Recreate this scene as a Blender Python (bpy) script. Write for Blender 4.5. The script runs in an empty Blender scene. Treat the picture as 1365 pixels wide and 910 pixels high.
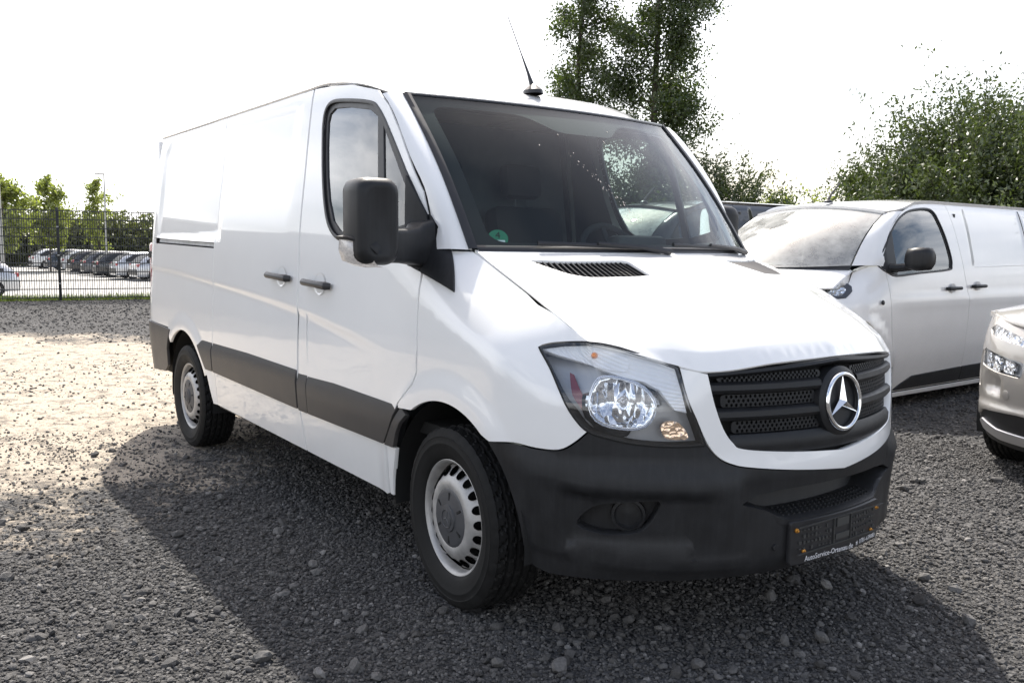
import bpy, bmesh, math, random
import numpy as np
from mathutils import Vector, Matrix
from mathutils.geometry import delaunay_2d_cdt
random.seed(7); rng = np.random.default_rng(11)
S = bpy.context.scene
COL = S.collection
pi = math.pi

# ------------------------------------------------------------------ camera
yaw, pitch, roll = 2.5024, -0.1074, 0.0107
d = Vector((math.cos(pitch)*math.cos(yaw), math.cos(pitch)*math.sin(yaw), math.sin(pitch)))
r = d.cross(Vector((0, 0, 1))).normalized(); u = r.cross(d)
r2 = r*math.cos(roll)+u*math.sin(roll); u2 = -r*math.sin(roll)+u*math.cos(roll)
cam = bpy.data.objects.new('camera', bpy.data.cameras.new('camera')); COL.objects.link(cam)
cam.matrix_world = Matrix(((r2.x, u2.x, -d.x, 2.7159), (r2.y, u2.y, -d.y, -2.6946), (r2.z, u2.z, -d.z, 1.3567), (0, 0, 0, 1)))
cam.data.sensor_width = 36; cam.data.lens = 1169.79/1365*36
cam.data.clip_start = .05; cam.data.clip_end = 2000
S.camera = cam
CAM = Vector((2.7159, -2.6946, 1.3567))

# ------------------------------------------------------------------ sky, sun, exposure
SUN = Vector((-1.53, .83, 2.18)).normalized()
elev = math.asin(SUN.z); azim = math.atan2(SUN.y, SUN.x)
w = bpy.data.worlds.new('World'); S.world = w; w.use_nodes = True
nt = w.node_tree; nt.nodes.clear()
def nd(nt, typ, **kw):
    n = nt.nodes.new(typ)
    for k, v in kw.items():
        if k == 'i':
            for a, b in v.items(): n.inputs[a].default_value = b
        else: setattr(n, k, v)
    return n
def lk(nt, a, b): nt.links.new(a, b)
sky = nd(nt, 'ShaderNodeTexSky', sky_type='NISHITA', sun_disc=False, sun_elevation=elev, sun_rotation=pi/2-azim, air_density=1.0, dust_density=4.0, ozone_density=1.0)
tc = nd(nt, 'ShaderNodeTexCoord')
mp = nd(nt, 'ShaderNodeMapping'); mp.inputs['Scale'].default_value = (1, 1, 2.6)
lk(nt, tc.outputs['Generated'], mp.inputs['Vector'])
nz = nd(nt, 'ShaderNodeTexNoise', i={'Scale': 2.3, 'Detail': 7, 'Roughness': .56})
lk(nt, mp.outputs['Vector'], nz.inputs['Vector'])
rp = nd(nt, 'ShaderNodeValToRGB'); rp.color_ramp.elements[0].position = .40; rp.color_ramp.elements[1].position = .60
lk(nt, nz.outputs['Fac'], rp.inputs['Fac'])
mx = nd(nt, 'ShaderNodeMix', data_type='RGBA'); mx.inputs['B'].default_value = (12.0, 12.0, 12.2, 1)
sc_ = nd(nt, 'ShaderNodeMath', operation='MULTIPLY')
sz = nd(nt, 'ShaderNodeSeparateXYZ'); lk(nt, tc.outputs['Generated'], sz.inputs[0])
ew = nd(nt, 'ShaderNodeMapRange', interpolation_type='SMOOTHSTEP', i={1: .30, 2: .72, 3: .85, 4: .16}); lk(nt, sz.outputs['Z'], ew.inputs[0]); lk(nt, ew.outputs[0], sc_.inputs[1])
lk(nt, rp.outputs['Color'], sc_.inputs[0]); lk(nt, sc_.outputs[0], mx.inputs['Factor'])
lk(nt, sky.outputs['Color'], mx.inputs['A'])
bg = nd(nt, 'ShaderNodeBackground', i={'Strength': .12}); lk(nt, mx.outputs['Result'], bg.inputs['Color'])
wo = nd(nt, 'ShaderNodeOutputWorld'); lk(nt, bg.outputs['Background'], wo.inputs['Surface'])
sl = bpy.data.lights.new('sun', 'SUN'); sl.energy = 4.6; sl.angle = math.radians(.6); sl.color = (1, .95, .87)
so = bpy.data.objects.new('sun', sl); COL.objects.link(so); so.location = (-20, 10, 30)
so.rotation_euler = SUN.to_track_quat('Z', 'Y').to_euler()
V = S.view_settings; V.view_transform = 'Standard'; V.look = 'None'; V.exposure = 0.9; V.gamma = 1; V.use_curve_mapping = False
S.render.engine = 'CYCLES'; S.cycles.max_bounces = 10; S.cycles.transparent_max_bounces = 24

# ------------------------------------------------------------------ materials
MATS = {}
def material(name, base, rough=.5, metal=0, coat=0, var=0, vscale=20, bump=0, bscale=200, spec=.5, emit=0, alpha=None, streak=0, dirt=None, dirtz=None):
    if name in MATS: return MATS[name]
    m = bpy.data.materials.new(name); m.use_nodes = True; t = m.node_tree
    b = t.nodes['Principled BSDF']
    b.inputs['Base Color'].default_value = (*base, 1); b.inputs['Roughness'].default_value = rough
    b.inputs['Metallic'].default_value = metal; b.inputs['Coat Weight'].default_value = coat; b.inputs['Coat Roughness'].default_value = .02
    b.inputs['Specular IOR Level'].default_value = spec
    if emit: b.inputs['Emission Color'].default_value = (*base, 1); b.inputs['Emission Strength'].default_value = emit
    if var or streak or bump or dirt:
        c = nd(t, 'ShaderNodeTexCoord')
        src = None
        col = nd(t, 'ShaderNodeRGB'); col.outputs[0].default_value = (*base, 1); cur = col.outputs[0]
        if var:
            n = nd(t, 'ShaderNodeTexNoise', i={'Scale': vscale, 'Detail': 6, 'Roughness': .6}); lk(t, c.outputs['Object'], n.inputs['Vector'])
            mr = nd(t, 'ShaderNodeMapRange', i={1: .3, 2: .7, 3: 1-var, 4: 1+var}); lk(t, n.outputs['Fac'], mr.inputs[0])
            mm = nd(t, 'ShaderNodeMix', data_type='RGBA', blend_type='MULTIPLY', i={'Factor': 1.0}); lk(t, cur, mm.inputs['A']); lk(t, mr.outputs[0], mm.inputs['B']); cur = mm.outputs['Result']
            mr2 = nd(t, 'ShaderNodeMapRange', i={1: .3, 2: .7, 3: max(.02, rough-var*.25), 4: min(1, rough+var*.25)}); lk(t, n.outputs['Fac'], mr2.inputs[0]); lk(t, mr2.outputs[0], b.inputs['Roughness'])
        if streak:
            mp = nd(t, 'ShaderNodeMapping'); mp.inputs['Scale'].default_value = (60, 60, 2.5); lk(t, c.outputs['Object'], mp.inputs['Vector'])
            n = nd(t, 'ShaderNodeTexNoise', i={'Scale': 1.0, 'Detail': 4}); lk(t, mp.outputs[0], n.inputs['Vector'])
            mr = nd(t, 'ShaderNodeMapRange', i={1: .45, 2: .75, 3: 1, 4: 1+streak}); lk(t, n.outputs['Fac'], mr.inputs[0])
            mm = nd(t, 'ShaderNodeMix', data_type='RGBA', blend_type='MULTIPLY', i={'Factor': 1.0}); lk(t, cur, mm.inputs['A']); lk(t, mr.outputs[0], mm.inputs['B']); cur = mm.outputs['Result']
        if dirt:
            n = nd(t, 'ShaderNodeTexNoise', i={'Scale': 9, 'Detail': 8, 'Roughness': .7}); lk(t, c.outputs['Object'], n.inputs['Vector'])
            sp = nd(t, 'ShaderNodeSeparateXYZ'); lk(t, c.outputs['Object'], sp.inputs[0])
            mz = nd(t, 'ShaderNodeMapRange', i={1: dirtz[0], 2: dirtz[1], 3: 1, 4: 0}); lk(t, sp.outputs['Z'], mz.inputs[0])
            ml = nd(t, 'ShaderNodeMath', operation='MULTIPLY'); lk(t, mz.outputs[0], ml.inputs[0]); lk(t, n.outputs['Fac'], ml.inputs[1])
            mk_ = nd(t, 'ShaderNodeMath', operation='MULTIPLY', i={1: dirtz[2]}); lk(t, ml.outputs[0], mk_.inputs[0])
            mm = nd(t, 'ShaderNodeMix', data_type='RGBA'); mm.inputs['B'].default_value = (*dirt, 1); lk(t, cur, mm.inputs['A']); lk(t, mk_.outputs[0], mm.inputs['Factor']); cur = mm.outputs['Result']
        lk(t, cur, b.inputs['Base Color'])
        if bump:
            n = nd(t, 'ShaderNodeTexNoise', i={'Scale': bscale, 'Detail': 3}); lk(t, c.outputs['Object'], n.inputs['Vector'])
            bp = nd(t, 'ShaderNodeBump', i={'Strength': bump, 'Distance': .002}); lk(t, n.outputs['Fac'], bp.inputs['Height']); lk(t, bp.outputs[0], b.inputs['Normal'])
    MATS[name] = m; return m
def glassmat(name, tint, refl=1.0, ior=1.5, dust=0, k=1.75):
    m = bpy.data.materials.new(name); m.use_nodes = True; t = m.node_tree; t.nodes.clear()
    tr = nd(t, 'ShaderNodeBsdfTransparent'); tr.inputs['Color'].default_value = (*tint, 1)
    gl = nd(t, 'ShaderNodeBsdfGlossy', i={'Roughness': .0}); gl.inputs['Color'].default_value = (refl, refl, refl, 1)
    ge = nd(t, 'ShaderNodeNewGeometry'); dt = nd(t, 'ShaderNodeVectorMath', operation='DOT_PRODUCT'); lk(t, ge.outputs['Normal'], dt.inputs[0]); lk(t, ge.outputs['Incoming'], dt.inputs[1])
    ab = nd(t, 'ShaderNodeMath', operation='ABSOLUTE'); lk(t, dt.outputs['Value'], ab.inputs[0]); om = nd(t, 'ShaderNodeMath', operation='SUBTRACT', use_clamp=True, i={0: 1.0}); lk(t, ab.outputs[0], om.inputs[1])
    p5 = nd(t, 'ShaderNodeMath', operation='POWER', i={1: 5.0}); lk(t, om.outputs[0], p5.inputs[0]); r0 = ((ior-1)/(ior+1))**2
    fr = nd(t, 'ShaderNodeMath', operation='MULTIPLY_ADD', i={1: 1-r0, 2: r0}); lk(t, p5.outputs[0], fr.inputs[0])
    g2 = nd(t, 'ShaderNodeMath', operation='MULTIPLY', use_clamp=True, i={1: k}); lk(t, fr.outputs[0], g2.inputs[0])
    mx = nd(t, 'ShaderNodeMixShader'); lk(t, g2.outputs[0], mx.inputs[0]); lk(t, tr.outputs[0], mx.inputs[1]); lk(t, gl.outputs[0], mx.inputs[2])
    last = mx.outputs[0]
    if dust:
        df = nd(t, 'ShaderNodeBsdfDiffuse'); df.inputs['Color'].default_value = (.6, .6, .58, 1)
        c = nd(t, 'ShaderNodeTexCoord'); n = nd(t, 'ShaderNodeTexNoise', i={'Scale': 6, 'Detail': 8, 'Roughness': .7}); lk(t, c.outputs['Object'], n.inputs['Vector'])
        mr = nd(t, 'ShaderNodeMapRange', i={1: .30, 2: .75, 3: dust*.35, 4: dust}); lk(t, n.outputs['Fac'], mr.inputs[0])
        m2 = nd(t, 'ShaderNodeMixShader'); lk(t, mr.outputs[0], m2.inputs[0]); lk(t, last, m2.inputs[1]); lk(t, df.outputs[0], m2.inputs[2]); last = m2.outputs[0]
    o = nd(t, 'ShaderNodeOutputMaterial'); lk(t, last, o.inputs['Surface'])
    return m
WHITE = material('white_paint', (.86, .855, .84), .30, coat=1, var=.015, vscale=3, dirt=(.42, .38, .33), dirtz=(.25, .75, .22))
PLAST = material('dark_plastic', (.017, .0175, .019), .44, var=.18, vscale=14, bump=.22, bscale=420, streak=.30, spec=.28, dirt=(.12, .11, .10), dirtz=(.2, .62, .16))
PLAS2 = material('grey_plastic', (.040, .040, .042), .42, var=.12, vscale=10, bump=.1, bscale=500, spec=.35, dirt=(.17, .145, .12), dirtz=(.5, .8, .35))
TRIM = material('black_trim', (.018, .018, .02), .42, var=.2, vscale=20)
GRILL = material('grille_plastic', (.014, .0145, .016), .42, var=.2, vscale=30, bump=.1, bscale=600, spec=.3)
BLACK = material('black_void', (.008, .008, .008), .8)
RUBBER = material('tyre_rubber', (.008, .008, .008), .7, var=.35, vscale=18, bump=.15, bscale=300, spec=.25, dirt=(.06, .056, .05), dirtz=(-.36, .30, .22))
STEEL = material('steel_paint', (.42, .41, .395), .48, metal=.45, var=.16, vscale=25)
RUST = material('rusty_edge', (.16, .10, .06), .8, var=.3, vscale=60)
CHROME = material('chrome', (.86, .87, .88), .07, metal=1)
CAPM = material('hub_cap_grey', (.06, .061, .065), .5, var=.15, vscale=30)
REFL = material('reflector', (.85, .86, .88), .12, metal=1)
LAMPD = material('lamp_dark', (.52, .53, .55), .30, metal=.35)
RIBW = material('lamp_white', (.72, .73, .75), .25, metal=.4)
AMBER = material('amber', (.75, .22, .03), .3, coat=1)
AMBERC = material('amber_clear', (.80, .62, .47), .2, metal=.5)
REDL = material('red_lens', (.35, .02, .025), .25, coat=1)
REDD = material('red_reflection', (.20, .012, .018), .3, coat=1)  # red for the reflection painted inside the headlights
GLASS = glassmat('windscreen_glass', (.70, .80, .79), ior=1.45, dust=.008, k=.85)
GLASS2 = glassmat('dusty_glass', (.70, .78, .77), ior=1.5, dust=.60, k=2.6)
SGLASS = glassmat('side_glass', (.58, .66, .65), k=3.0)
LENS = glassmat('lamp_lens', (.95, .96, .97))
SEATM = material('seat_fabric', (.02, .021, .023), .9, var=.2, vscale=60)
DASHM = material('dash_plastic', (.028, .03, .033), .6, var=.1, vscale=20)
GREYM = material('cabin_grey', (.10, .105, .11), .75, var=.1)
BRASS = material('screw_brass', (.55, .25, .04), .35, metal=.5)
PRINT = material('white_print', (.80, .80, .82), .6)
GREENS = material('green_sticker', (.01, .20, .10), .5)
RAILM = material('rail_metal', (.42, .42, .42), .4, metal=.5, var=.2, vscale=15)

# ------------------------------------------------------------------ mesh helpers
def link(name, me, mat, parent=None, smooth=True):
    o = bpy.data.objects.new(name, me); COL.objects.link(o)
    if mat and not me.materials: me.materials.append(mat)
    if parent: o.parent = parent
    return o
def mesh(name, vs, fs, mat, parent=None, normals=None, smooth=True, angle=None):
    me = bpy.data.meshes.new(name); me.from_pydata([tuple(v) for v in vs], [], fs); me.update()
    if smooth: me.polygons.foreach_set('use_smooth', [True]*len(me.polygons))
    if normals is not None: me.normals_split_custom_set_from_vertices([tuple(n) for n in normals])
    elif angle: me.set_sharp_from_angle(angle=math.radians(angle))
    return link(name, me, mat, parent)
def thing(name, label, cat, loc=(0, 0, 0), rz=0, group=None):
    o = bpy.data.objects.new(name, None); COL.objects.link(o); o.location = loc; o.rotation_euler = (0, 0, rz); o.empty_display_size = .2
    o['label'] = label; o['category'] = cat
    if group: o['group'] = group
    return o
def tag(o, label=None, cat=None, group=None, kind=None):
    for k, v in (('label', label), ('category', cat), ('group', group), ('kind', kind)):
        if v: o[k] = v
    return o
class MB:
    def __init__(s): s.v = []; s.f = []
    def add(s, vs, fs):
        n = len(s.v); s.v += [Vector(q) for q in vs]; s.f += [[i+n for i in f] for f in fs]; return s
    def box(s, c, size, rot=None, bev=0):
        bm = bmesh.new(); bmesh.ops.create_cube(bm, size=1); bmesh.ops.scale(bm, vec=size, verts=bm.verts)
        if bev: bmesh.ops.bevel(bm, geom=bm.edges[:]+bm.verts[:], offset=bev, segments=2, affect='EDGES', profile=.5)
        if rot is not None: bmesh.ops.rotate(bm, verts=bm.verts, cent=(0, 0, 0), matrix=rot)
        bmesh.ops.translate(bm, vec=c, verts=bm.verts); s.frombm(bm); return s
    def frombm(s, bm):
        bm.verts.index_update(); s.add([v.co.copy() for v in bm.verts], [[v.index for v in f.verts] for f in bm.faces]); bm.free()
    def tube(s, pts, rad, n=10, caps=True, ry=None):
        pts = [Vector(q) for q in pts]; rads = rad if isinstance(rad, (list, tuple)) else [rad]*len(pts)
        rows = []; ref = None
        for i, q in enumerate(pts):
            t = (pts[min(i+1, len(pts)-1)]-pts[max(i-1, 0)]).normalized()
            if ref is None: ref = Vector((0, 0, 1)) if abs(t.z) < .9 else Vector((1, 0, 0))
            a = t.cross(ref).normalized(); b = t.cross(a).normalized(); ref = -b if False else ref
            rows.append([q+a*math.cos(2*pi*k/n)*rads[i]+b*math.sin(2*pi*k/n)*rads[i]*(ry or 1) for k in range(n)])
        return s.rows(rows, closed=True, caps=caps)
    def rows(s, rows, closed=False, caps=False):
        n = len(rows[0]); vs = [q for row in rows for q in row]; fs = []
        for i in range(len(rows)-1):
            for k in range(n if closed else n-1):
                a = i*n+k; b = i*n+(k+1) % n; fs.append([a, b, b+n, a+n])
        if caps: fs.append(list(range(n))[::-1]); fs.append([len(vs)-n+k for k in range(n)])
        return s.add(vs, fs)
    def lathe(s, prof, n=48, c=(0, 0, 0)):  # profile (r, y) round the Y axis
        rows = [[Vector((c[0]+r_*math.cos(2*pi*k/n), c[1]+y_, c[2]+r_*math.sin(2*pi*k/n))) for k in range(n)] for r_, y_ in prof]
        return s.rows(rows, closed=True)
    def prism(s, poly, fn, t):  # polygon of 2D points; fn(u,v,h)->3D ; extruded 0..t
        n = len(poly); vs = [fn(a, b, 0) for a, b in poly]+[fn(a, b, t) for a, b in poly]
        fs = [list(range(n))[::-1], [n+i for i in range(n)]]+[[i, (i+1) % n, n+(i+1) % n, n+i] for i in range(n)]
        return s.add(vs, fs)
    def xf(s, m):
        s.v = [m @ q for q in s.v]; return s
    def mirror(s):
        s.v = [Vector((q.x, -q.y, q.z)) for q in s.v]; s.f = [f[::-1] for f in s.f]; return s
    def build(s, name, mat, parent=None, smooth=True, angle=35, fix=True):
        me = bpy.data.meshes.new(name); me.from_pydata([tuple(v) for v in s.v], [], s.f)
        if fix:
            bm = bmesh.new(); bm.from_mesh(me); bmesh.ops.recalc_face_normals(bm, faces=bm.faces); bm.to_mesh(me); bm.free()
        if smooth:
            me.polygons.foreach_set('use_smooth', [True]*len(me.polygons)); me.set_sharp_from_angle(angle=math.radians(angle))
        return link(name, me, mat, parent)
def spline(xs, ys):
    n = len(xs); h = [xs[i+1]-xs[i] for i in range(n-1)]; dd = [(ys[i+1]-ys[i])/h[i] for i in range(n-1)]
    m = [0]*n; m[0] = dd[0]; m[-1] = dd[-1]
    for i in range(1, n-1):
        if dd[i-1]*dd[i] > 0:
            w1 = 2*h[i]+h[i-1]; w2 = h[i]+2*h[i-1]; m[i] = (w1+w2)/(w1/dd[i-1]+w2/dd[i])
    def f(x):
        if x <= xs[0]: return ys[0]+(x-xs[0])*m[0]
        if x >= xs[-1]: return ys[-1]+(x-xs[-1])*m[-1]
        i = 0
        while x > xs[i+1]: i += 1
        t = (x-xs[i])/h[i]
        return ys[i]*(1+2*t)*(1-t)**2+h[i]*m[i]*t*(1-t)**2+ys[i+1]*t*t*(3-2*t)+h[i]*m[i+1]*t*t*(t-1)
    return f
def sst(a, b, x):
    t = min(1, max(0, (x-a)/(b-a))); return t*t*(3-2*t)
def lerp(a, b, t): return a+(b-a)*t
def fillet(poly, rad, n=6):
    out = []; N = len(poly)
    for i, q in enumerate(poly):
        rr = rad[i] if isinstance(rad, (list, tuple)) else rad
        a = Vector(poly[i-1]); b = Vector(q); c = Vector(poly[(i+1) % N])
        if rr <= 0: out.append(tuple(b)); continue
        u1 = (a-b); u2_ = (c-b); l1 = u1.length; l2 = u2_.length; u1 /= l1; u2_ /= l2
        k = min(rr, l1*.48, l2*.48); p0 = b+u1*k; p2 = b+u2_*k
        for j in range(n+1):
            t = j/n; out.append(tuple(p0*(1-t)**2+b*2*t*(1-t)+p2*t*t))
    return out
def smoothpoly(pts, n=6, closed=True):  # Catmull-Rom through points
    out = []; N = len(pts); P = [Vector(q) for q in pts]
    for i in range(N if closed else N-1):
        g = (lambda k: P[k % N]) if closed else (lambda k: P[min(max(k, 0), N-1)])
        p0, p1, p2, p3 = g(i-1), g(i), g(i+1), g(i+2)
        for j in range(n):
            t = j/n
            out.append(tuple(.5*((2*p1)+(p2-p0)*t+(2*p0-5*p1+4*p2-p3)*t*t+(3*p1-p0-3*p2+p3)*t**3)))
    if not closed: out.append(tuple(P[-1]))
    return out
def resamp(poly, res, closed=True):
    out = []; N = len(poly)
    for i in range(N if closed else N-1):
        a = np.array(poly[i], float); b = np.array(poly[(i+1) % N], float); L = np.linalg.norm(b-a)
        if L < 1e-6: continue
        k = max(1, int(math.ceil(L/res)))
        out += [tuple(a+(b-a)*j/k) for j in range(k)]
    if not closed: out.append(tuple(poly[-1]))
    return out
def inside(P, poly):
    P = np.asarray(P, float).reshape(-1, 2); Q = np.asarray(poly, float); x, y = P[:, 0], P[:, 1]; c = np.zeros(len(P), bool); j = len(Q)-1
    for i in range(len(Q)):
        x1, y1 = Q[i]; x2, y2 = Q[j]
        k = ((y1 > y) != (y2 > y)); den = (y2-y1) if y2 != y1 else 1e-12
        c ^= k & (x < (x2-x1)*(y-y1)/den+x1); j = i
    return c
def dist_poly(P, poly):
    P = np.asarray(P, float).reshape(-1, 2); Q = np.asarray(poly, float); D = np.full(len(P), 1e9)
    for i in range(len(Q)):
        a = Q[i-1]; b = Q[i]; ab = b-a; L = (ab**2).sum()
        if L < 1e-14: continue
        t = np.clip(((P-a) @ ab)/L, 0, 1); D = np.minimum(D, np.linalg.norm(P-(a+t[:, None]*ab), axis=1))
    return D
def fnormal(ch, a, b, e=.004):
    p1 = Vector(ch(a+e, b)); p0 = Vector(ch(a-e, b)); q1 = Vector(ch(a, b+e)); q0 = Vector(ch(a, b-e))
    n = (p1-p0).cross(q1-q0); return n.normalized() if n.length > 1e-12 else Vector((0, 0, 1))
def panel(name, ch, poly, mat, parent, holes=(), thick=.018, res=.045, off=0., extra=(), side='R', flange=True, sym=False, disp=None):
    """a sheet cut to a polygon on a curved chart, edges turned in; side R as charted, L mirrored, B both -> list"""
    poly = resamp(poly, res); holes = [resamp(h, res) for h in holes]
    pts = []; edges = []
    def loop(L, closed=True):
        n0 = len(pts); pts.extend(L)
        for i in range(len(L) if closed else len(L)-1): edges.append((n0+i, n0+(i+1) % len(L)))
    loop(poly)
    for h in holes: loop(h)
    allb = list(poly)
    for e_ in extra:
        cl = e_[0]; L = resamp(e_[1], res, cl); loop(L, cl); allb += L
    A = np.array(poly); lo = A.min(0); hi = A.max(0)
    gx = np.arange(lo[0]+res*.5, hi[0], res); gy = np.arange(lo[1]+res*.5, hi[1], res)
    G = np.array([(a, b) for a in gx for b in gy]) if len(gx) and len(gy) else np.zeros((0, 2))
    if len(G):
        k = inside(G, poly)
        for h in holes: k &= ~inside(G, h)
        G = G[k]
    if len(G):
        D = dist_poly(G, poly)
        for h in holes: D = np.minimum(D, dist_poly(G, h))
        for e_ in extra: D = np.minimum(D, dist_poly(G, e_[1]+([e_[1][0]] if e_[0] else [])))
        G = G[D > res*.35]; pts += [tuple(q) for q in G]
    res_ = delaunay_2d_cdt([Vector(q) for q in pts], edges, [], 0, 1e-6)
    vo, fo = res_[0], res_[2]
    cen = np.array([[sum(vo[i][k] for i in f)/3 for k in (0, 1)] for f in fo])
    k = inside(cen, poly)
    for h in holes: k &= ~inside(cen, h)
    fs = [list(f) for f, q in zip(fo, k) if q]
    for f in fs:
        a, b, c = (vo[i] for i in f)
        if (b.x-a.x)*(c.y-a.y)-(b.y-a.y)*(c.x-a.x) < 0: f.reverse()
    ff = (lambda a, b: ch(a, b)) if disp is None else None
    def P3(a, b):
        n = fnormal(ch, a, b); o_ = off+(disp(a, b) if disp else 0)
        return Vector(ch(a, b))+n*o_
    use = sorted({i for f in fs for i in f}); mp_ = {i: j for j, i in enumerate(use)}
    V3 = [P3(*vo[i]) for i in use]; N3 = [fnormal(P3, *vo[i]) if disp else fnormal(ch, *vo[i]) for i in use]
    F3 = [[mp_[i] for i in f] for f in fs]
    if flange:
        ec = {}
        for f in F3:
            for i in range(3):
                a, b = f[i], f[(i+1) % 3]; ec[(a, b)] = 1
        bd = [(a, b) for (a, b) in ec if (b, a) not in ec]
        if sym: bd = [(a, b) for a, b in bd if not (abs(V3[a].y) < .002 and abs(V3[b].y) < .002)]
        for a, b in bd:
            n = len(V3); t = (V3[b]-V3[a]); na, nb = N3[a], N3[b]
            on = t.cross(na); on = on.normalized() if on.length > 1e-9 else na
            V3 += [V3[a], V3[b], V3[b]-nb*thick, V3[a]-na*thick]; N3 += [(on+na*.7).normalized(), (on+nb*.7).normalized(), on, on]
            F3.append([n+1, n, n+3, n+2])
    Vm = [Vector((q.x, -q.y, q.z)) for q in V3]; Nm = [Vector((q.x, -q.y, q.z)) for q in N3]; Fm = [f[::-1] for f in F3]
    if sym:
        n = len(V3); return mesh(name, V3+Vm, F3+[[i+n for i in f] for f in Fm], mat, parent, N3+Nm)
    out = []
    if side in 'RB': out.append(mesh(name, V3, F3, mat, parent if not isinstance(parent, (list, tuple)) else parent[0], N3))
    if side in 'LB': out.append(mesh(name, Vm, Fm, mat, parent if not isinstance(parent, (list, tuple)) else parent[1], Nm))
    return out
def strip(ch, pts, wid, off, name, mat, parent, closed=False, both=False, th=.004):
    """a narrow raised bead that follows a line on a chart"""
    pts = resamp(pts, .03, closed); rows = []
    n_ = len(pts)
    for i, q in enumerate(pts):
        a = Vector(pts[(i-1) % n_] if closed else pts[max(i-1, 0)]); b = Vector(pts[(i+1) % n_] if closed else pts[min(i+1, n_-1)])
        t = (b-a).normalized(); nn = Vector((-t.y, t.x))*wid/2; c = Vector(q)
        n3 = fnormal(ch, *c); A = Vector(ch(*(c-nn))); B = Vector(ch(*(c+nn)))
        rows.append([A-n3*.004, A+n3*off*.7, (A+B)/2+n3*(off+th*.3), B+n3*off*.7, B-n3*.004])
    if closed: rows.append(rows[0])
    m = MB().rows(rows); o = [m.build(name, mat, parent[0] if isinstance(parent, list) else parent)]
    if both:
        m.mirror(); o.append(m.build(name, mat, parent[1] if isinstance(parent, list) else parent))
    return o
# ================================================================== the delivery van (x forward, y left, front axle at x=0)
Wz = spline([.2, .33, .54, .74, .9, 1.1, 1.4, 1.7, 2.0, 2.08, 2.13, 2.17], [.93, .948, .968, .982, .982, .972, .950, .914, .872, .858, .842, .80])
Az = spline([.2, .26, .31, .35, .44, .54, .60, .66, .70, .78, .9, 1.0, 1.1], [.66, .71, .745, .757, .757, .757, .757, .747, .740, .735, .725, .705, .66])
X0, SL = .25, 1.39
SC = X0+SL            # centre line of the nose on chart A
HZ = .338             # axle height
def hoodz(x): return 1.304-.418*x
def chartA(s, z):
    a = Az(z); y = Wz(z); x = s
    if s > X0:
        t = (s-X0)/SL*pi/2; kk = 1-.045*sst(.84, 1.03, z)*sst(.35, .75, s)*sst(1.16, .96, s); x = X0+a*kk*math.sin(t); y = y*kk*math.cos(t)
        if s > 1.1: x += .018*min(1, (s-1.1)/.54)*sst(.55, .66, z)
    if x > -.95 and z > 1.0:
        y -= .035*sst(1.0, 1.5, z)*((min(x, 0)+.95)/.75)**2*sst(.4, .2, x)
    if x > -.45:
        zh = hoodz(x); yh = .80
        q = min(1, max(0, (z-(zh-.24))/.24)); k = sst(-.45, -.05, x)
        if y > yh: y -= (y-yh)*q*q*k
    if x < -4.0:
        q = min(1, (-4.0-x)/.25); y -= .10*(1-math.sqrt(max(0, 1-q*q)))
    return x, -y, z
def crease(x): return spline([-4.3, -3.9, -2.64, -1.3, -.83, -.45, 0], [1.19, 1.185, 1.128, 1.038, .982, .935, .9])(x)
def bodydisp(s, z):
    o = 0
    if -4.3 < s < -.35:
        c = crease(s)-z
        f = sst(-.4, -.9, s)
        if c > 0: o -= .007*f*min(1, c/.03)*max(0, 1-(c-.03)/.28)
    for cx in (0, -3.25):
        rr = math.hypot(s-cx, z-HZ)
        if rr < .58: o += .011*(1-sst(.475, .575, rr))
    return o
_fr = spline([0, .3, .537, .600, .695, .80], [.976, .945, .858, .794, .705, .588])
_fz = spline([0, .3, .537, .600, .695, .80], [.993, .985, .962, .980, 1.016, 1.050])
def chartH(w_, yn):
    v = w_/.9; e = abs(yn)/.8; s = 1 if yn >= 0 else -1
    b = .064*(1-min(1, e)**9)*math.sin(pi*min(1, max(0, v))**1.45)
    b += .004*math.exp(-((e-.60-.10*v)/.07)**2)*sst(.25, .5, v)*sst(1.0, .8, v)
    b += .024*min(1, max(0, 1-v)/.05)*sst(.60, .93, v)*sst(.88, .66, e)
    return lerp(.14-.223*e**2.2, _fr(.80*e), v), s*.80*e, lerp(1.343, _fz(.80*e), v)+b
def wtop(e): return -.49-.145*e*e, .776*e, 1.985+.013*e*e
def chartW(yn, w_):
    e = abs(yn)/.8; s = 1 if yn >= 0 else -1; tx, ty, tz = wtop(e)
    bul = .025*math.sin(pi*min(1, max(0, w_)))
    return lerp(.14-.223*e**2.2, tx, w_)+bul*.77, s*lerp(.80*e, ty, w_), lerp(1.343, tz, w_)+bul*.64
re_ = spline([-4.25, -1.40, -1.0, -.72, -.635, -.48], [.85, .85, .858, .862, .79, .70])
rz_ = spline([-4.25, -1.40, -1.0, -.72, -.60, -.45], [2.118, 2.118, 2.08, 2.022, 1.985, 1.96])
rc_ = spline([-4.25, -4.0, -3.2, -2.0, -1.4, -1.0, -.76, -.6, -.48], [2.17, 2.20, 2.215, 2.215, 2.185, 2.145, 2.105, 2.06, 1.983])
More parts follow.
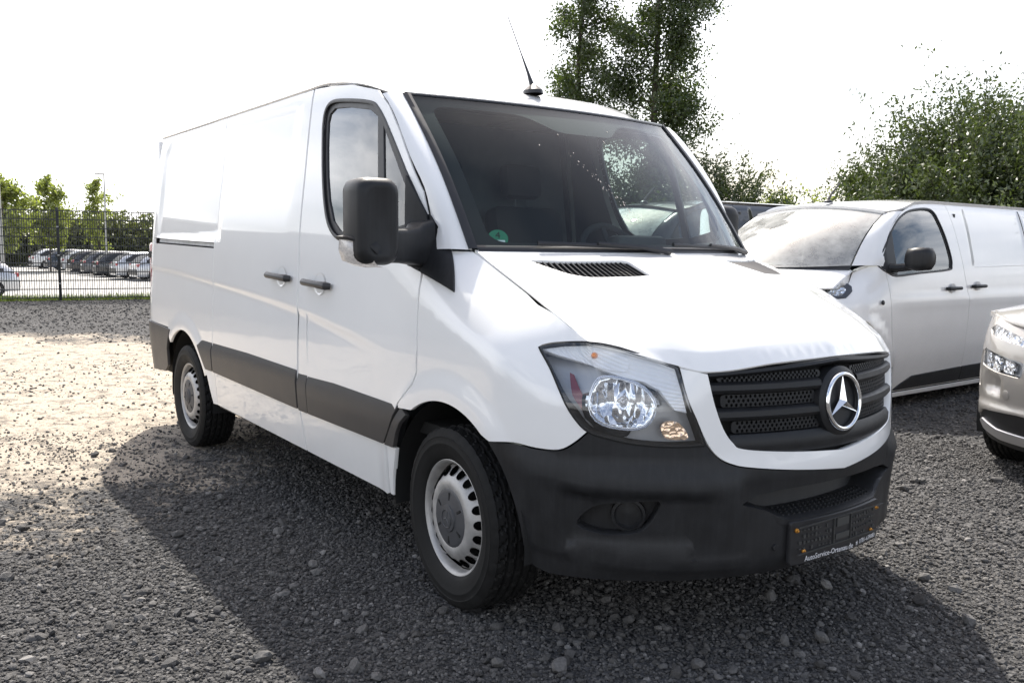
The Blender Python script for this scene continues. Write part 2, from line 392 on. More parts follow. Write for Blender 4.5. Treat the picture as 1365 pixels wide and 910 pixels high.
def chartR(w_, yn):     # roof: w 0 at the windscreen .. 3.7 at the tail
    e = min(1.15, abs(yn)/.8); s = 1 if yn >= 0 else -1; tx = wtop(min(e, 1))[0]
    x = lerp(tx, -4.22, w_/3.7); ze = rz_(x)-.006*sst(-1.2, -1.5, x); he = abs(chartA(x, ze)[1])-.001 if x < -.72 else re_(x); zc = rc_(x)
    if w_ < .5:
        k = sst(.5, 0, w_); tz = wtop(min(e, 1))[2]; z = ze+(zc-ze)*(1-min(1, e)**4)**.6; z = lerp(z, tz, k if w_ < .0001 else k*k*k); y = lerp(he*e, .776*e, k)
    else: z = ze+(zc-ze)*(1-min(1, e)**4)**.6; y = he*e
    return x, s*y, z

van = thing('delivery_van', 'large white panel van with black bumper and big star badge on its grille', 'van')
VP_ = van
def both(name, *a, **k):
    k.setdefault('side', 'B'); return panel(name, chartA, *a, **k)
def zs(x): return .363-.0205*(x+2.66)
def arc(cx, r_, a0, a1, n=26): return [(cx+r_*math.cos(math.radians(lerp(a0, a1, i/n))), HZ+r_*math.sin(math.radians(lerp(a0, a1, i/n)))) for i in range(n+1)]
g = .004
BL = [(-1.412, 2.112), (-1.395, 1.75), (-1.387, 1.38), (-1.365, 1.04), (-1.36, .74), (-1.372, .54), (-1.338, zs(-1.34))]
DF = [(-.72, 2.018), (-.605, 1.935), (-.5, 1.822), (-.418, 1.718), (-.318, 1.571), (-.290, 1.484), (-.262, 1.36), (-.236, 1.234), (-.222, 1.116), (-.205, .95), (-.206, .87), (-.232, .82), (-.285, .778), (-.345, .728), (-.482, .53), (-.486, zs(-.49))]
def sh(L, dx): return [(a+dx, b) for a, b in L]
# --- front doors with window opening
door_poly = sh(BL, .009)+[(-.9, zs(-.9))]+sh(DF, -.007)[::-1]+[(-.98, 2.075), (-1.2, 2.10)]
win = smoothpoly([(-1.243, 1.93), (-1.232, 1.995), (-1.165, 2.022), (-1.0, 2.008), (-.78, 1.972), (-.70, 1.935), (-.60, 1.845), (-.41, 1.633), (-.318, 1.49), (-.325, 1.425), (-.42, 1.395), (-.62, 1.378), (-.85, 1.376), (-.97, 1.392), (-1.06, 1.445), (-1.12, 1.53), (-1.175, 1.66), (-1.22, 1.82)], 4)
def crlines(x0, x1): return [(False, [(x, crease(x)-dz) for x in np.linspace(x0, x1, 26)]) for dz in (-.05, -.02, 0, .015, .03, .05, .08, .14, .21, .31)]
crl = (False, [(x, crease(x)) for x in np.linspace(-1.37, -.42, 24)])
crl2 = (False, [(x, crease(x)-.013) for x in np.linspace(-1.37, -.42, 24)])
door = both('front_door', door_poly, WHITE, van, holes=[win], disp=bodydisp, extra=crlines(-1.362, -.42), res=.05)
sg1 = [(-1.21, 1.93), (-1.2, 1.97), (-1.15, 1.992), (-1.0, 1.98), (-.79, 1.945), (-.71, 1.905), (-.60, 1.415), (-.85, 1.404), (-.96, 1.42), (-1.035, 1.465), (-1.10, 1.56), (-1.15, 1.68), (-1.19, 1.82)]
sg2 = [(-.655, 1.862), (-.60, 1.80), (-.43, 1.60), (-.345, 1.455), (-.55, 1.415)]
ring = [q for q in win]
for gl_, nm in ((sg1, 'window_glass'), (sg2, 'quarter_glass')):
    panel(nm, chartA, gl_, SGLASS, door, off=-.014, flange=False, side='B', res=.12)
panel('window_seal', chartA, win, TRIM, door, holes=[sg1, sg2], off=-.008, side='B', res=.06, thick=.012)
strip(chartA, win, .016, .004, 'seal_bead', TRIM, door, closed=True, both=True)
# --- sliding doors and rear quarters with the pressed window field
SR = -2.662
slid = sh(BL, -.009)[::-1]+[(-2.0, 2.112), (SR-.02+g, 2.112), (SR+g, 1.8), (SR+g, .80), (SR-.01+g, .576), (SR-.02+g, zs(SR)), (-2.0, zs(-2.0))]
rc0 = [(-1.56, 2.052), (-2.0, 2.062), (-2.58, 2.064), (-2.64, 2.04)]
field = fillet([(-1.55, 2.052), (-2.672, 2.066), (-3.93, 2.072), (-3.95, 1.44), (-1.48, 1.40)], [.02, 0, .17, .02, .02], 8)
def fielddisp(s, z):
    o = bodydisp(s, z)
    if s < -1.45 and z > 1.3:
        x0 = lerp(-1.48, -1.55, (z-1.4)/.65)
        top = lerp(2.052, 2.072, (-1.55-s)/2.4)
        # rounded rear upper corner
        dx = min(x0-s, s+3.945); dt = top-z
        if s < -3.6 and dt < .17: dt = min(dt, .0+.17-math.hypot(max(0, -3.775-s), max(0, z-(top-.17)))) if s < -3.775 and z > top-.17 else dt
        rear = s+3.945
        dmin = min(dt, rear) if s < -3 else min(dt, 99)
        fade = sst(1.40, 1.75, z) if s > -2.6 else sst(1.36, 1.42, z)
        fr_ = sst(-1.5, -1.62, s)
        o -= .012*sst(0, .022, dmin)*fade*fr_
    return o
def fl(x0, x1, dz): return (False, [(x, lerp(2.052, 2.072, (-1.55-x)/2.4)-dz) for x in np.linspace(x0, x1, 30)])
exS = [fl(-1.56, -2.65, 0), fl(-1.56, -2.65, .022), *crlines(-1.375, -2.65)]
sdoor = both('sliding_door', slid, WHITE, van, disp=fielddisp, extra=exS, res=.05)
ra0, ra1 = -3.25, .447
quart = [(SR-.02-g, 2.112), (-3.4, 2.112), (-4.22, 2.112), (-4.25, 1.9), (-4.25, .80), (-3.98, .785), (-3.62, .775)]
aR = arc(ra0, ra1, 131, 25, 30)
quart += [q for q in aR if True]
quart += [(-2.80, .54), (-2.74, zs(-2.7)), (SR-.02-g, zs(SR)), (SR-.01-g, .576), (SR-g, .80), (SR-g, 1.8)]
railh = [(-4.03, 1.396), (-2.672, 1.362), (-2.672, 1.328), (-4.03, 1.356)]
exQ = [fl(-2.68, -3.75, 0), fl(-2.68, -3.75, .022), (False, [(-3.945, z) for z in np.linspace(1.42, 1.88, 12)]), (False, [(-3.923, z) for z in np.linspace(1.42, 1.88, 12)]),
       (False, [(-3.775-.17*math.cos(a), 1.90+.17*math.sin(a)) for a in np.linspace(.05, pi/2-.1, 9)]), (False, [(-3.775-.148*math.cos(a), 1.90+.148*math.sin(a)) for a in np.linspace(.05, pi/2-.1, 9)]),
       *crlines(-2.68, -4.2)[:6],
       *[(False, arc(ra0, q_, 122, 38)) for q_ in (.475, .50, .525, .55, .575)]]
qp = both('quarter_panel', quart, WHITE, van, holes=[railh], disp=fielddisp, extra=exQ, res=.05)
panel('rail_slot', chartA, [(-4.05, 1.41), (-2.66, 1.375), (-2.66, 1.315), (-4.05, 1.34)], BLACK, qp, off=-.03, flange=False, side='B')
panel('door_rail', chartA, [(-3.93, 1.386), (-2.675, 1.357), (-2.675, 1.337), (-3.93, 1.364)], RAILM, qp, off=-.016, side='B', thick=.012)
panel('door_seal', chartA, sh(BL, .014)+sh(BL, -.014)[::-1], BLACK, door, off=-.010, flange=False, side='B', res=.1)
panel('door_seal', chartA, sh(DF[:13], .010)+sh(DF[:13], -.012)[::-1], BLACK, door, off=-.010, flange=False, side='B', res=.1)
# seam faint on the front door's rear edge
strip(chartA, [(-1.285, 1.30), (-1.262, 1.04), (-1.245, .75)], .006, -.002, 'door_crease', WHITE, door, both=True)
# --- rub strips
def rub(poly, par, nm='rub_strip'):
    poly = fillet(poly, .008, 3)
    z1 = max(q[1] for q in poly); xs = [q[0] for q in poly]
    L = [(x, z1-.058) for x in np.linspace(min(xs)-.05, max(xs)+.05, 200)]; L = [q for q, k in zip(L, inside(L, poly)) if k][2:-2]
    ex = [(False, L)] if len(L) > 8 else []
    return panel(nm, chartA, poly, PLAS2, par, off=.013, side='B', thick=.02, res=.05, extra=ex, disp=lambda s, z: -.016*max(0, (z-(z1-.058))/.058))
rub([(-1.248, .541), (-.484, .537), (-.352, .716), (-1.240, .735)], door)
rub([(-1.362, .541), (-1.254, .541), (-1.246, .735), (-1.352, .738)], door)
rub([(SR-.005, .574), (-1.382, .545), (-1.370, .741), (SR+.012, .764)], sdoor)
rub([(-2.815, .574), (SR-.022, .575), (SR-.006, .764), (-2.98, .757), (-2.93, .70)], qp)
# --- fenders
hl = [(.489, 1.026), (.557, 1.039), (.727, 1.048), (.826, 1.037), (.907, 1.016), (.984, .998), (1.04, .978), (1.065, .905), (1.094, .811), (1.121, .730), (1.025, .727), (.903, .734), (.816, .748), (.738, .768), (.684, .814), (.624, .895), (.563, .964)]
hlC = smoothpoly(hl[9:]+[hl[0]], 4, False); hl = smoothpoly(hl[:7], 4, False)[:-1]+smoothpoly(hl[6:10], 4, False)[:-1]+hlC[:-1]
hlo = [q for q in hlC if q[0] < .736 and q[1] > .76]
ftip = smoothpoly([(.303, .693), (.43, .705), (.534, .699), (.626, .702), (.684, .730), (.735, .771)], 4, False)
fa = [q for q in arc(0, .447, 56, 124.5, 24)]
fend = sh(DF[6:14], g+.001)
fend = [(-.262+g, 1.338)]+fend[1:]
fend_poly = fend+[(-.338, .712)]+fa[::-1][1:]+ftip+[(a-.004, b+.001) for a, b in hlo]+[(.484, 1.027), (.520, 1.036), (.554, 1.044), (.722, 1.054), (.60, 1.090), (.475, 1.130), (.36, 1.158), (.242, 1.199), (.08, 1.267), (-.083, 1.336)]
fender = both('fender', fend_poly, WHITE, van, disp=bodydisp, res=.04, extra=[(False, arc(0, q_, 60, 116)) for q_ in (.475, .50, .525, .55, .575)])
both('fender_foot', [(-.488+2*g, zs(-.48)), (-.455, zs(-.46)), (-.445, .40), (-.402, .53), (-.474, .53)], WHITE, van, res=.05)
rub([(-.474, .536), (-.402, .536), (-.372, .60), (-.330, .655), (-.292, .690), (-.340, .712)], fender, 'arch_trim')
# --- A pillars: loft between windscreen edge and door frame
def pillar(nm):
    rows = []
    zz = [1.342+.655*i/16 for i in range(17)]
    dfx = spline([q[1] for q in DF[::-1] if q[1] > 1.2], [q[0] for q in DF[::-1] if q[1] > 1.2])
    for i, z in enumerate(zz):
        A_ = Vector(chartW(-.806, i/16)); B_ = Vector(chartA(dfx(z)+.006, z))
        row = []
        for j in range(9):
            t = j/8; q = A_.lerp(B_, t)
            n = Vector((.55, -.82, .15)); row.append(q+n*.022*math.sin(pi*t))
        row.append(B_+Vector((-.01, .03, 0))); row.insert(0, A_+Vector((-.03, .02, -.02)))
        rows.append(row)
    return MB().rows(rows)
m = pillar(0); m.build('windscreen_pillar', WHITE, van, angle=60); m.mirror().build('windscreen_pillar', WHITE, van, angle=60)
# --- roof
rp_ = [(w_, -.8) for w_ in np.linspace(0.0, 3.7, 40)]+[(3.7, y_) for y_ in np.linspace(-.7, .7, 9)]+[(w_, .8) for w_ in np.linspace(3.7, 0, 40)]+[(0, y_) for y_ in np.linspace(.7, -.7, 15)]
roof = panel('roof', chartR, rp_, WHITE, van, res=.07, thick=.012, extra=[(False, [(w_, s*y_) for w_ in np.linspace(.05, 3.65, 50)]) for y_ in (.60, .69, .74, .77, .79) for s in (-1, 1)])[0]
for a_, b_ in ((-.88, -.72),): pass
# raised roof edge moulding over the sliding door, drip seam
rr_ = []
for x in np.linspace(-1.43, -2.95, 24):
    y0 = .850; k_ = sst(-1.43, -1.62, x)*sst(-2.95, -2.85, x); rr_.append([Vector((x, -y0, 2.110)), Vector((x, -y0+.004, 2.112+.023*k_)), Vector((x, -y0+.03, 2.125+.040*k_)), Vector((x, -y0+.075, 2.140+.038*k_)), Vector((x, -y0+.12, 2.140+.01*k_))])
m = MB().rows(rr_); m.add([q for q in rr_[0]], [[0, 1, 2, 3, 4]]); m.add([q for q in rr_[-1]], [[0, 1, 2, 3, 4]])
m.build('roof_moulding', WHITE, roof); m.mirror().build('roof_moulding', WHITE, roof)
# --- hood with two louvred vents
ventp = fillet([(.108, -.675), (.112, -.285), (.322, -.335), (.318, -.61)], [.01, .03, .01, .05], 5)
hp = [(w_, -.797) for w_ in np.linspace(.0, .893, 20)]+[(.897, y_) for y_ in np.linspace(-.78, .78, 50)]+[(w_, .797) for w_ in np.linspace(.893, .0, 20)]
hood = panel('hood', chartH, hp, WHITE, van, holes=[ventp, [(a, -b) for a, b in ventp[::-1]]], res=.05, thick=.012, extra=[(False, [(.855, y_) for y_ in np.linspace(-.70, .70, 40)]), (False, [(.84, y_) for y_ in np.linspace(-.70, .70, 40)])])[0]
panel('vent_tray', chartH, [(.09, -.70), (.09, -.25), (.34, -.30), (.34, -.70)], BLACK, [hood, hood], off=-.03, flange=False, side='B')
sl_ = []
for k in range(19):
    y0 = -.655+k*.0200
    e0 = (.118, y0); e1 = (.314, y0-.045)
    P = [q for q in (e0, e1)]
    # clip against the vent outline
    pts = [(lerp(e0[0], e1[0], t), lerp(e0[1], e1[1], t)) for t in np.linspace(0, 1, 12)]
    pts = [q for q, i_ in zip(pts, inside(pts, ventp)) if i_]
    if len(pts) > 2:
        rows = []
        for q in pts:
            n3 = fnormal(chartH, *q); A_ = Vector(chartH(q[0], q[1]-.0055)); B_ = Vector(chartH(q[0], q[1]+.0055))
            rows.append([A_-n3*.012, A_-n3*.004, B_-n3*.009, B_-n3*.016])
        mm = MB().rows(rows, closed=True, caps=True); mm.build('vent_slat', TRIM, hood); mm.mirror().build('vent_slat', TRIM, hood)
# --- windscreen
wsp = [(y_, .0) for y_ in np.linspace(-.795, .795, 20)]+[(.795, v) for v in np.linspace(.05, .95, 12)]+[(y_, 1.0) for y_ in np.linspace(.795, -.795, 20)]+[(-.795, v) for v in np.linspace(.95, .05, 12)]
wsc = panel('windscreen', chartW, wsp, GLASS, van, off=.002, flange=False, res=.09)[0]
inner = fillet([(-.735, .045), (.735, .045), (.725, .93), (.30, .925), (.16, .80), (-.16, .80), (-.30, .925), (-.725, .93)], [.08, .08, .08, .06, .05, .05, .06, .08], 6)  # frit edge; its top centre bulge paints in the visor and headliner shadow
panel('frit_border', chartW, wsp, BLACK, wsc, holes=[inner], off=-.006, flange=False, res=.03)
strip(chartW, [(-.802, v) for v in np.linspace(.0, 1.0, 16)], .030, .012, 'windscreen_seal', TRIM, van, both=True)
strip(chartW, [(y_, 1.0) for y_ in np.linspace(-.8, .8, 20)], .016, .006, 'windscreen_seal', TRIM, van)
# cowl below the glass and wipers
cow = [[Vector(chartW(y_, .02))+Vector((0, 0, .004)), Vector(chartH(.0, y_))+Vector((.0, 0, .012)), Vector(chartH(.012, y_))+Vector((.0, 0, .006)), Vector(chartH(.03, y_))+Vector((0, 0, -.02))] for y_ in np.linspace(-.79, .79, 30)]
MB().rows(cow).build('cowl', TRIM, van)
for (y0, y1) in ((-.58, -.02), (.06, .66)):
    pts = [Vector(chartW(lerp(y0, y1, t), lerp(.030, .008, t)))+Vector((.016, 0, .008)) for t in np.linspace(0, 1, 10)]
    wp = MB().tube(pts, .009, 6).build('wiper', TRIM, van)
    arm = [Vector(chartW(lerp(y0, y1, .42), .022))+Vector((.024, 0, .016)), Vector(chartW(lerp(y0, y1, .8), .0))+Vector((.030, 0, .016)), Vector(chartW(y1+.02, -.01))+Vector((.03, 0, .005))]
    MB().tube(arm, [.007, .011, .014], 6).build('wiper_arm', TRIM, wp)
# green emission sticker behind the glass
def disc(ch, c, r_, off, n=28):
    c3 = Vector(ch(*c)); n3 = fnormal(ch, *c); a = (Vector(ch(c[0]+.01, c[1]))-c3).normalized(); b = n3.cross(a)
    return c3+n3*off, a, b, n3
c3, ax, bx_, n3 = disc(chartW, (-.700, .075), .04, -.012)
vs = [c3+ax*.040*math.cos(2*pi*k/32)+bx_*.040*math.sin(2*pi*k/32) for k in range(32)]
st = MB().add(vs, [list(range(32))]).build('emission_sticker', GREENS, wsc, fix=False)
def text(name, body, size, origin, ax, up, mat, parent, align='CENTER', ext=0, sx=1):
    cu = bpy.data.curves.new(name, 'FONT'); cu.body = body; cu.size = size; cu.align_x = align; cu.align_y = 'CENTER'; cu.extrude = ext; cu.resolution_u = 2
    o = bpy.data.objects.new(name, cu); COL.objects.link(o); bpy.context.view_layer.update()
    me = bpy.data.meshes.new_from_object(o.evaluated_get(bpy.context.evaluated_depsgraph_get())); bpy.data.objects.remove(o)
    ax = Vector(ax).normalized(); up = Vector(up).normalized(); nn = ax.cross(up)
    for v in me.vertices: v.co = Vector(origin)+ax*v.co.x*sx+up*v.co.y+nn*v.co.z
    me.materials.clear(); me.update(); return link(name, me, mat, parent)
text('sticker_number', '4', .042, c3+n3*.002+bx_*.012, ax, bx_, BLACK, wsc)
q = c3+n3*.002-bx_*.017
MB().add([q-ax*.026-bx_*.007, q+ax*.026-bx_*.007, q+ax*.026+bx_*.007, q-ax*.026+bx_*.007], [[0, 1, 2, 3]]).build('sticker_field', PRINT, wsc, fix=False)
# dried splatter on the glass
sp_ = MB()
for k in range(46):
    t = random.random(); yy = lerp(-.06, -.20, t)+random.gauss(0, .010); vv = lerp(.22, .62, t)+random.gauss(0, .03)
    if random.random() < .08: yy = random.uniform(-.6, .4); vv = random.uniform(.2, .9)
    o_, a_, b_, n_ = disc(chartW, (yy, vv), 0, .0035); r0 = random.uniform(.001, .0035)
    sp_.add([o_+a_*r0*math.cos(t2)*random.uniform(.6, 1)+b_*r0*2.4*math.sin(t2)*random.uniform(.6, 1) for t2 in np.linspace(0, 2*pi, 7)[:-1]], [[0, 1, 2, 3, 4, 5]])
tag(sp_.build('splatter', material('splatter', (.55, .5, .45), .8), wsc, fix=False), kind='stuff')

# --- front bumper
srO = [(1.045, .974), (1.064, .884), (1.094, .811), (1.123, .742), (1.158, .693), (1.202, .667), (1.261, .653), (1.419, .633), (SC, .612)]
srI = [(1.135, .957), (1.15, .87), (1.178, .784), (1.211, .734), (1.248, .712), (1.411, .692), (SC, .674)]
srO = smoothpoly(srO, 4, False); srI = smoothpoly(srI, 4, False)
fb = arc(0, .447, 54, 2, 22)
fogh = smoothpoly([(.674, .450), (.708, .499), (.765, .531), (.87, .543), (.962, .549), (.955, .507), (.918, .457), (.870, .434), (.761, .427)], 3)
bump = fb+[(.455, .31), (.50, .278), (.566, .264), (.754, .268), (1.01, .272), (1.396, .280), (SC, .285), (SC, .462), (1.425, .462), (1.375, .474), (1.32, .503), (1.265, .518), (1.232, .532), (1.291, .557), (1.403, .569), (SC, .572), (SC, .608)]+[(a, b-.004) for a, b in srO[::-1][1:22]]+[(1.118, .724), (1.025, .722), (.903, .729), (.816, .743), (.742, .764)]+[(a+.003, b-.006) for a, b in ftip[::-1]]
ledl = [(.30, .655), (.40, .645), (.478, .632), (.603, .612), (.767, .596), (.942, .593), (1.18, .588), (1.25, .586)]
ledz = spline([q[0] for q in ledl], [q[1] for q in ledl])
lipl = [(.43, .385), (.55, .368), (.647, .357), (.837, .333), (1.015, .325), (1.25, .325)]
lipz = spline([q[0] for q in lipl], [q[1] for q in lipl])
def bdisp(s, z):
    o = 0; zl = ledz(s); k = sst(.34, .50, s)*sst(1.27, 1.20, s)
    c = zl-z
    o += k*(.020*min(1, max(0, 1+c/.075))) if c < 0 else k*.020*max(0, 1-c/.30)
    # wide shallow niche between swage line and lower lip
    o -= .016*sst(.60, .67, s)*sst(1.17, 1.07, s)*sst(.385, .40, z)*sst(zl-.025, zl-.038, z)
    q = z-lipz(s); o += .010*max(0, 1-abs(q)/.03)*sst(.42, .55, s)*sst(1.30, 1.2, s)
    return o
bumper = panel('bumper', chartA, bump, PLAST, van, holes=[fogh], disp=bdisp, sym=True, res=.032, thick=.03,
               extra=[(False, ledl[1:]), (False, [(a, b-.026) for a, b in ledl[3:7]]), (False, [(a, b-.038) for a, b in ledl[3:7]]), (False, [(a, b+.072) for a, b in ledl[2:4]]), (False, lipl), (False, [(a, b+.03) for a, b in lipl[2:]]), (False, [(.67, .40), (1.07, .40)])])
panel('fog_recess', chartA, [(.65, .415), (.985, .415), (.985, .565), (.65, .565)], PLAST, bumper, off=-.062, side='B', flange=False, res=.05)
rowsW = [[], []]
for q in fogh+[fogh[0]]:
    rowsW[0].append(Vector(chartA(*q))+fnormal(chartA, *q)*(-.018)); rowsW[1].append(Vector(chartA(*q))+fnormal(chartA, *q)*(-.066))
m = MB().rows(rowsW); m.build('fog_wall', PLAST, bumper); m.mirror().build('fog_wall', PLAST, bumper)
def onface(ch, c, off=0):   # local frame -> matrix, Y axis of local lathe = inward normal
    c3 = Vector(ch(*c)); n3 = fnormal(ch, *c); a = Vector((0, 0, 1)).cross(n3).normalized(); b = n3.cross(a)
    M_ = Matrix.Identity(4)
    for i in range(3): M_[i][0] = a[i]; M_[i][1] = -n3[i]; M_[i][2] = b[i]; M_[i][3] = (c3+n3*off)[i]
    return M_
def two(mb, name, mat, par):
    a = mb.build(name, mat, par); mb.mirror(); b = mb.build(name, mat, par); return a, b
two(MB().lathe([(.058, .0), (.056, -.018), (.047, -.020), (.044, -.006), (.040, -.002), (.0, -.006)], 32).xf(onface(chartA, (.860, .486), -.058)), 'fog_lamp_cover', PLAST, bumper)
for c, rad in (((.723, .366), .012), ((1.074, .345), .012), ((1.36, .372), .012), ((1.201, .442), .026)):
    two(MB().lathe([(rad, .002), (rad, -.0035), (rad*.9, -.0055), (0, -.006)], 24).xf(onface(chartA, c, .001)), 'parking_sensor' if rad < .02 else 'tow_cap', PLAST, bumper)
# lower intake: roof, shelf, dark back, treads
sh_ = []
for y_ in np.linspace(-.42, .42, 25):
    e = abs(y_)/.985; fx = X0+.757*math.sqrt(1-e*e)+.010*sst(.30, .25, abs(y_))
    zf = .461+.062*sst(.24, .42, abs(y_)); sh_.append([Vector((fx-.004, y_, zf-.02)), Vector((fx-.002, y_, zf)), Vector((fx-.02, y_, zf+.008)), Vector((fx-.11, y_, zf+.022)), Vector((fx-.13, y_, zf+.12))])
MB().rows(sh_).build('bumper_step', PLAST, bumper)
tm = MB()
for i in range(26):
    for j in range(4):
        y_ = -.30+.024*i; fx = X0+.757*math.sqrt(1-(y_/.985)**2)+.008-.03-.018*j
        tm.box((fx, y_+(j % 2)*.012, .470+.0028*(j+1)), (.008, .008, .006))
tag(tm.build('step_tread', PLAST, bumper, smooth=False), kind='stuff')
# number plate carrier with the dealer's line of print
def chartP(y_, z):
    return .999+.022*(1-(y_/.25)**2)+.004, y_, z
pl = panel('plate_carrier', chartP, fillet([(-.257, .310), (.257, .310), (.257, .456), (-.257, .456)], .008, 3), TRIM, bumper, thick=.02, res=.04)[0]
gm = MB(); random.seed(4)
for sx_ in (-1, 1):
    for i in range(9):
        for j in range(4):
            if random.random() < .85:
                y_ = sx_*(.07+.0185*i); z_ = .362+.021*j; wv = random.choice((.005, .010, .012)); hv = random.choice((.004, .008, .012))
                q = Vector(chartP(y_, z_)); gm.box(q+Vector((.001, 0, 0)), (.006, wv, hv))
for z_ in (.352, .444): gm.box(Vector(chartP(0, z_))+Vector((.001, 0, 0)), (.006, .50, .003))
for y_ in (-.05, .05): gm.box(Vector(chartP(y_, .40))+Vector((.001, 0, 0)), (.008, .004, .09))
gm.box(Vector(chartP(0, .425))+Vector((.001, 0, 0)), (.006, .07, .03)); gm.box(Vector(chartP(0, .375))+Vector((.001, 0, 0)), (.006, .08, .02))
tag(gm.build('carrier_ribs', material('rib_plastic', (.045, .045, .043), .55), bumper, smooth=False), kind='stuff')
for y_, z_ in ((-.235, .428), (-.20, .352), (.235, .428), (.20, .352)):
    MB().lathe([(.008, .0), (.0075, -.004), (.004, -.006), (.004, -.010), (0, -.011)], 12).xf(onface(chartP, (y_, z_), .001)).build('screw', BRASS, bumper)
for body, yc, wd in (('AutoService-Ortenau.de', -.070, 1), ('#  0781-639080', .160, 1)):
    cu_y = yc; th_ = -.044*cu_y/.0625
    q = Vector(chartP(yc, .327))+Vector((.003, 0, 0)); ax_ = Vector((th_, 1, 0))
    text('carrier_print', body, .027 if yc < 0 else .023, q, ax_, (0, 0, 1), PRINT, bumper, sx=.98)
# --- grille surround, grille, star
panel('grille_surround', chartA, [(a+.003, b) for a, b in srO]+srI[::-1], WHITE, van, sym=True, off=.006, res=.03, thick=.035)
grille = panel('grille', chartA, [(1.115, .972), (1.13, .87), (1.16, .78), (1.195, .725), (1.24, .70), (1.411, .682), (SC, .664), (SC, .985), (1.4, .985)], BLACK, van, sym=True, off=-.05, flange=False, res=.06)
def lrow(z0, z1, s0, s1): return [(s0, z0), (s1, z0), (s1, z1), (s0, z1)]
def slat(zt, zb, sl0, nm='slat', zf=None):
    prof = [(-.03, zt+.004), (-.008, zt), (.002, lerp(zt, zb, .25)), (.004, lerp(zt, zb, .7)), (-.004, zb), (-.03, zb-.004)]
    rows = []
    for s in np.linspace(sl0, SC if zf or zb < .70 else 1.545, 22):
        row = []
        for o_, z in prof:
            z += zf(s) if zf else 0
            row.append(Vector(chartA(s, z))+fnormal(chartA, min(s, SC-.006), z)*o_)
        rows.append(row)
    m = MB().rows(rows); m.build(nm, GRILL, grille); m.mirror().build(nm, GRILL, grille)
slat(.930, .893, 1.142); slat(.844, .806, 1.162); slat(.758, .690, 1.205); slat(.012, -.010, 1.14, zf=lambda s: lerp(.953, .984, (s-1.13)/.51))
random.seed(3)
def meshrow(z0, z1, s0, s1):
    out = fillet(lrow(z0, z1, s0, s1), .012, 3); hs = []
    nr = 3; nz_ = (z1-z0)/nr
    for j in range(nr):
        k = 0; s = s0+.020+(j % 2)*.008
        while s < s1-.012:
            z = z0+nz_*(j+.5); hs.append([(s+.0052*math.cos(a), z+.0060*math.sin(a)) for a in np.linspace(0, 2*pi, 7)[:-1]]); s += .0165
    return panel('mesh_insert', chartA, out, GRILL, grille, holes=hs, off=-.014, side='B', thick=.006, res=.05)
meshrow(.932, .957, 1.17, 1.56); meshrow(.848, .889, 1.18, 1.53); meshrow(.763, .802, 1.215, 1.55)
Mst = onface(chartA, (SC-.0005, .840), .0)
Mst[1][3] = 0; Mst[0][3] -= .010
nst = Vector((.985, 0, .10)).normalized()
for i in range(3):
    Mst[i][0] = (0, 1, 0)[i]; Mst[i][1] = (-nst)[i]; Mst[i][2] = (nst.cross(Vector((0, 1, 0))))[i]
MB().lathe([(.126, .03), (.122, -.004), (.112, -.012), (.097, -.014), (.089, -.004), (0, -.002)], 48).xf(Mst).build('badge_boss', GRILL, grille)
pr = [(.0935+.0080*math.cos(a), -.018+.008*math.sin(a)) for a in np.linspace(0, 2*pi, 13)]
MB().lathe(pr, 64).xf(Mst).build('star_ring', CHROME, grille)
sv = []; sf = []
cy = -.030
for k in range(3):
    a = pi/2+k*2*pi/3; tip = (.090*math.cos(a), .090*math.sin(a)); e1 = (.0165*math.cos(a+pi/3), .0165*math.sin(a+pi/3)); e0 = (.0165*math.cos(a-pi/3), .0165*math.sin(a-pi/3))
    n = len(sv); sv += [(0, cy, 0), (tip[0], -.018, tip[1]), (e1[0], -.012, e1[1]), (e0[0], -.012, e0[1])]; sf += [[n, n+1, n+2], [n, n+3, n+1], [n+1, n+3, n+2]]
MB().add(sv, sf).xf(Mst).build('star', CHROME, grille, smooth=False)

# --- headlights
def shrink(poly, k):
    c = np.mean(np.array(poly), 0); return [tuple(c+(np.array(q)-c)*k) for q in poly]
RIBM = material('lamp_ribbed', (.86, .87, .89), .25)
t = RIBM.node_tree; b = t.nodes['Principled BSDF']; c_ = nd(t, 'ShaderNodeTexCoord')
mp = nd(t, 'ShaderNodeMapping'); mp.inputs['Rotation'].default_value = (0, .9, .3); lk(t, c_.outputs['Object'], mp.inputs['Vector'])
wv = nd(t, 'ShaderNodeTexWave', i={'Scale': 45.0}); lk(t, mp.outputs[0], wv.inputs['Vector'])
bp = nd(t, 'ShaderNodeBump', i={'Strength': .8, 'Distance': .0025}); lk(t, wv.outputs['Fac'], bp.inputs['Height']); lk(t, bp.outputs[0], b.inputs['Normal'])
FACET = material('lamp_facets', (.80, .82, .85), .06, metal=1)
t = FACET.node_tree; b = t.nodes['Principled BSDF']; c_ = nd(t, 'ShaderNodeTexCoord')
vr = nd(t, 'ShaderNodeTexVoronoi', i={'Scale': 34.0}); lk(t, c_.outputs['Object'], vr.inputs['Vector'])
bp = nd(t, 'ShaderNodeBump', i={'Strength': .9, 'Distance': .02}); lk(t, vr.outputs['Distance'], bp.inputs['Height']); lk(t, bp.outputs[0], b.inputs['Normal'])
FACETA = material('lamp_facets_warm', (.95, .70, .50), .10, metal=.75)
t = FACETA.node_tree; b = t.nodes['Principled BSDF']; c_ = nd(t, 'ShaderNodeTexCoord')
vr = nd(t, 'ShaderNodeTexVoronoi', i={'Scale': 55.0}); lk(t, c_.outputs['Object'], vr.inputs['Vector'])
bp = nd(t, 'ShaderNodeBump', i={'Strength': .8, 'Distance': .008}); lk(t, vr.outputs['Distance'], bp.inputs['Height']); lk(t, bp.outputs[0], b.inputs['Normal'])
hs_ = smoothpoly(hl, 3)
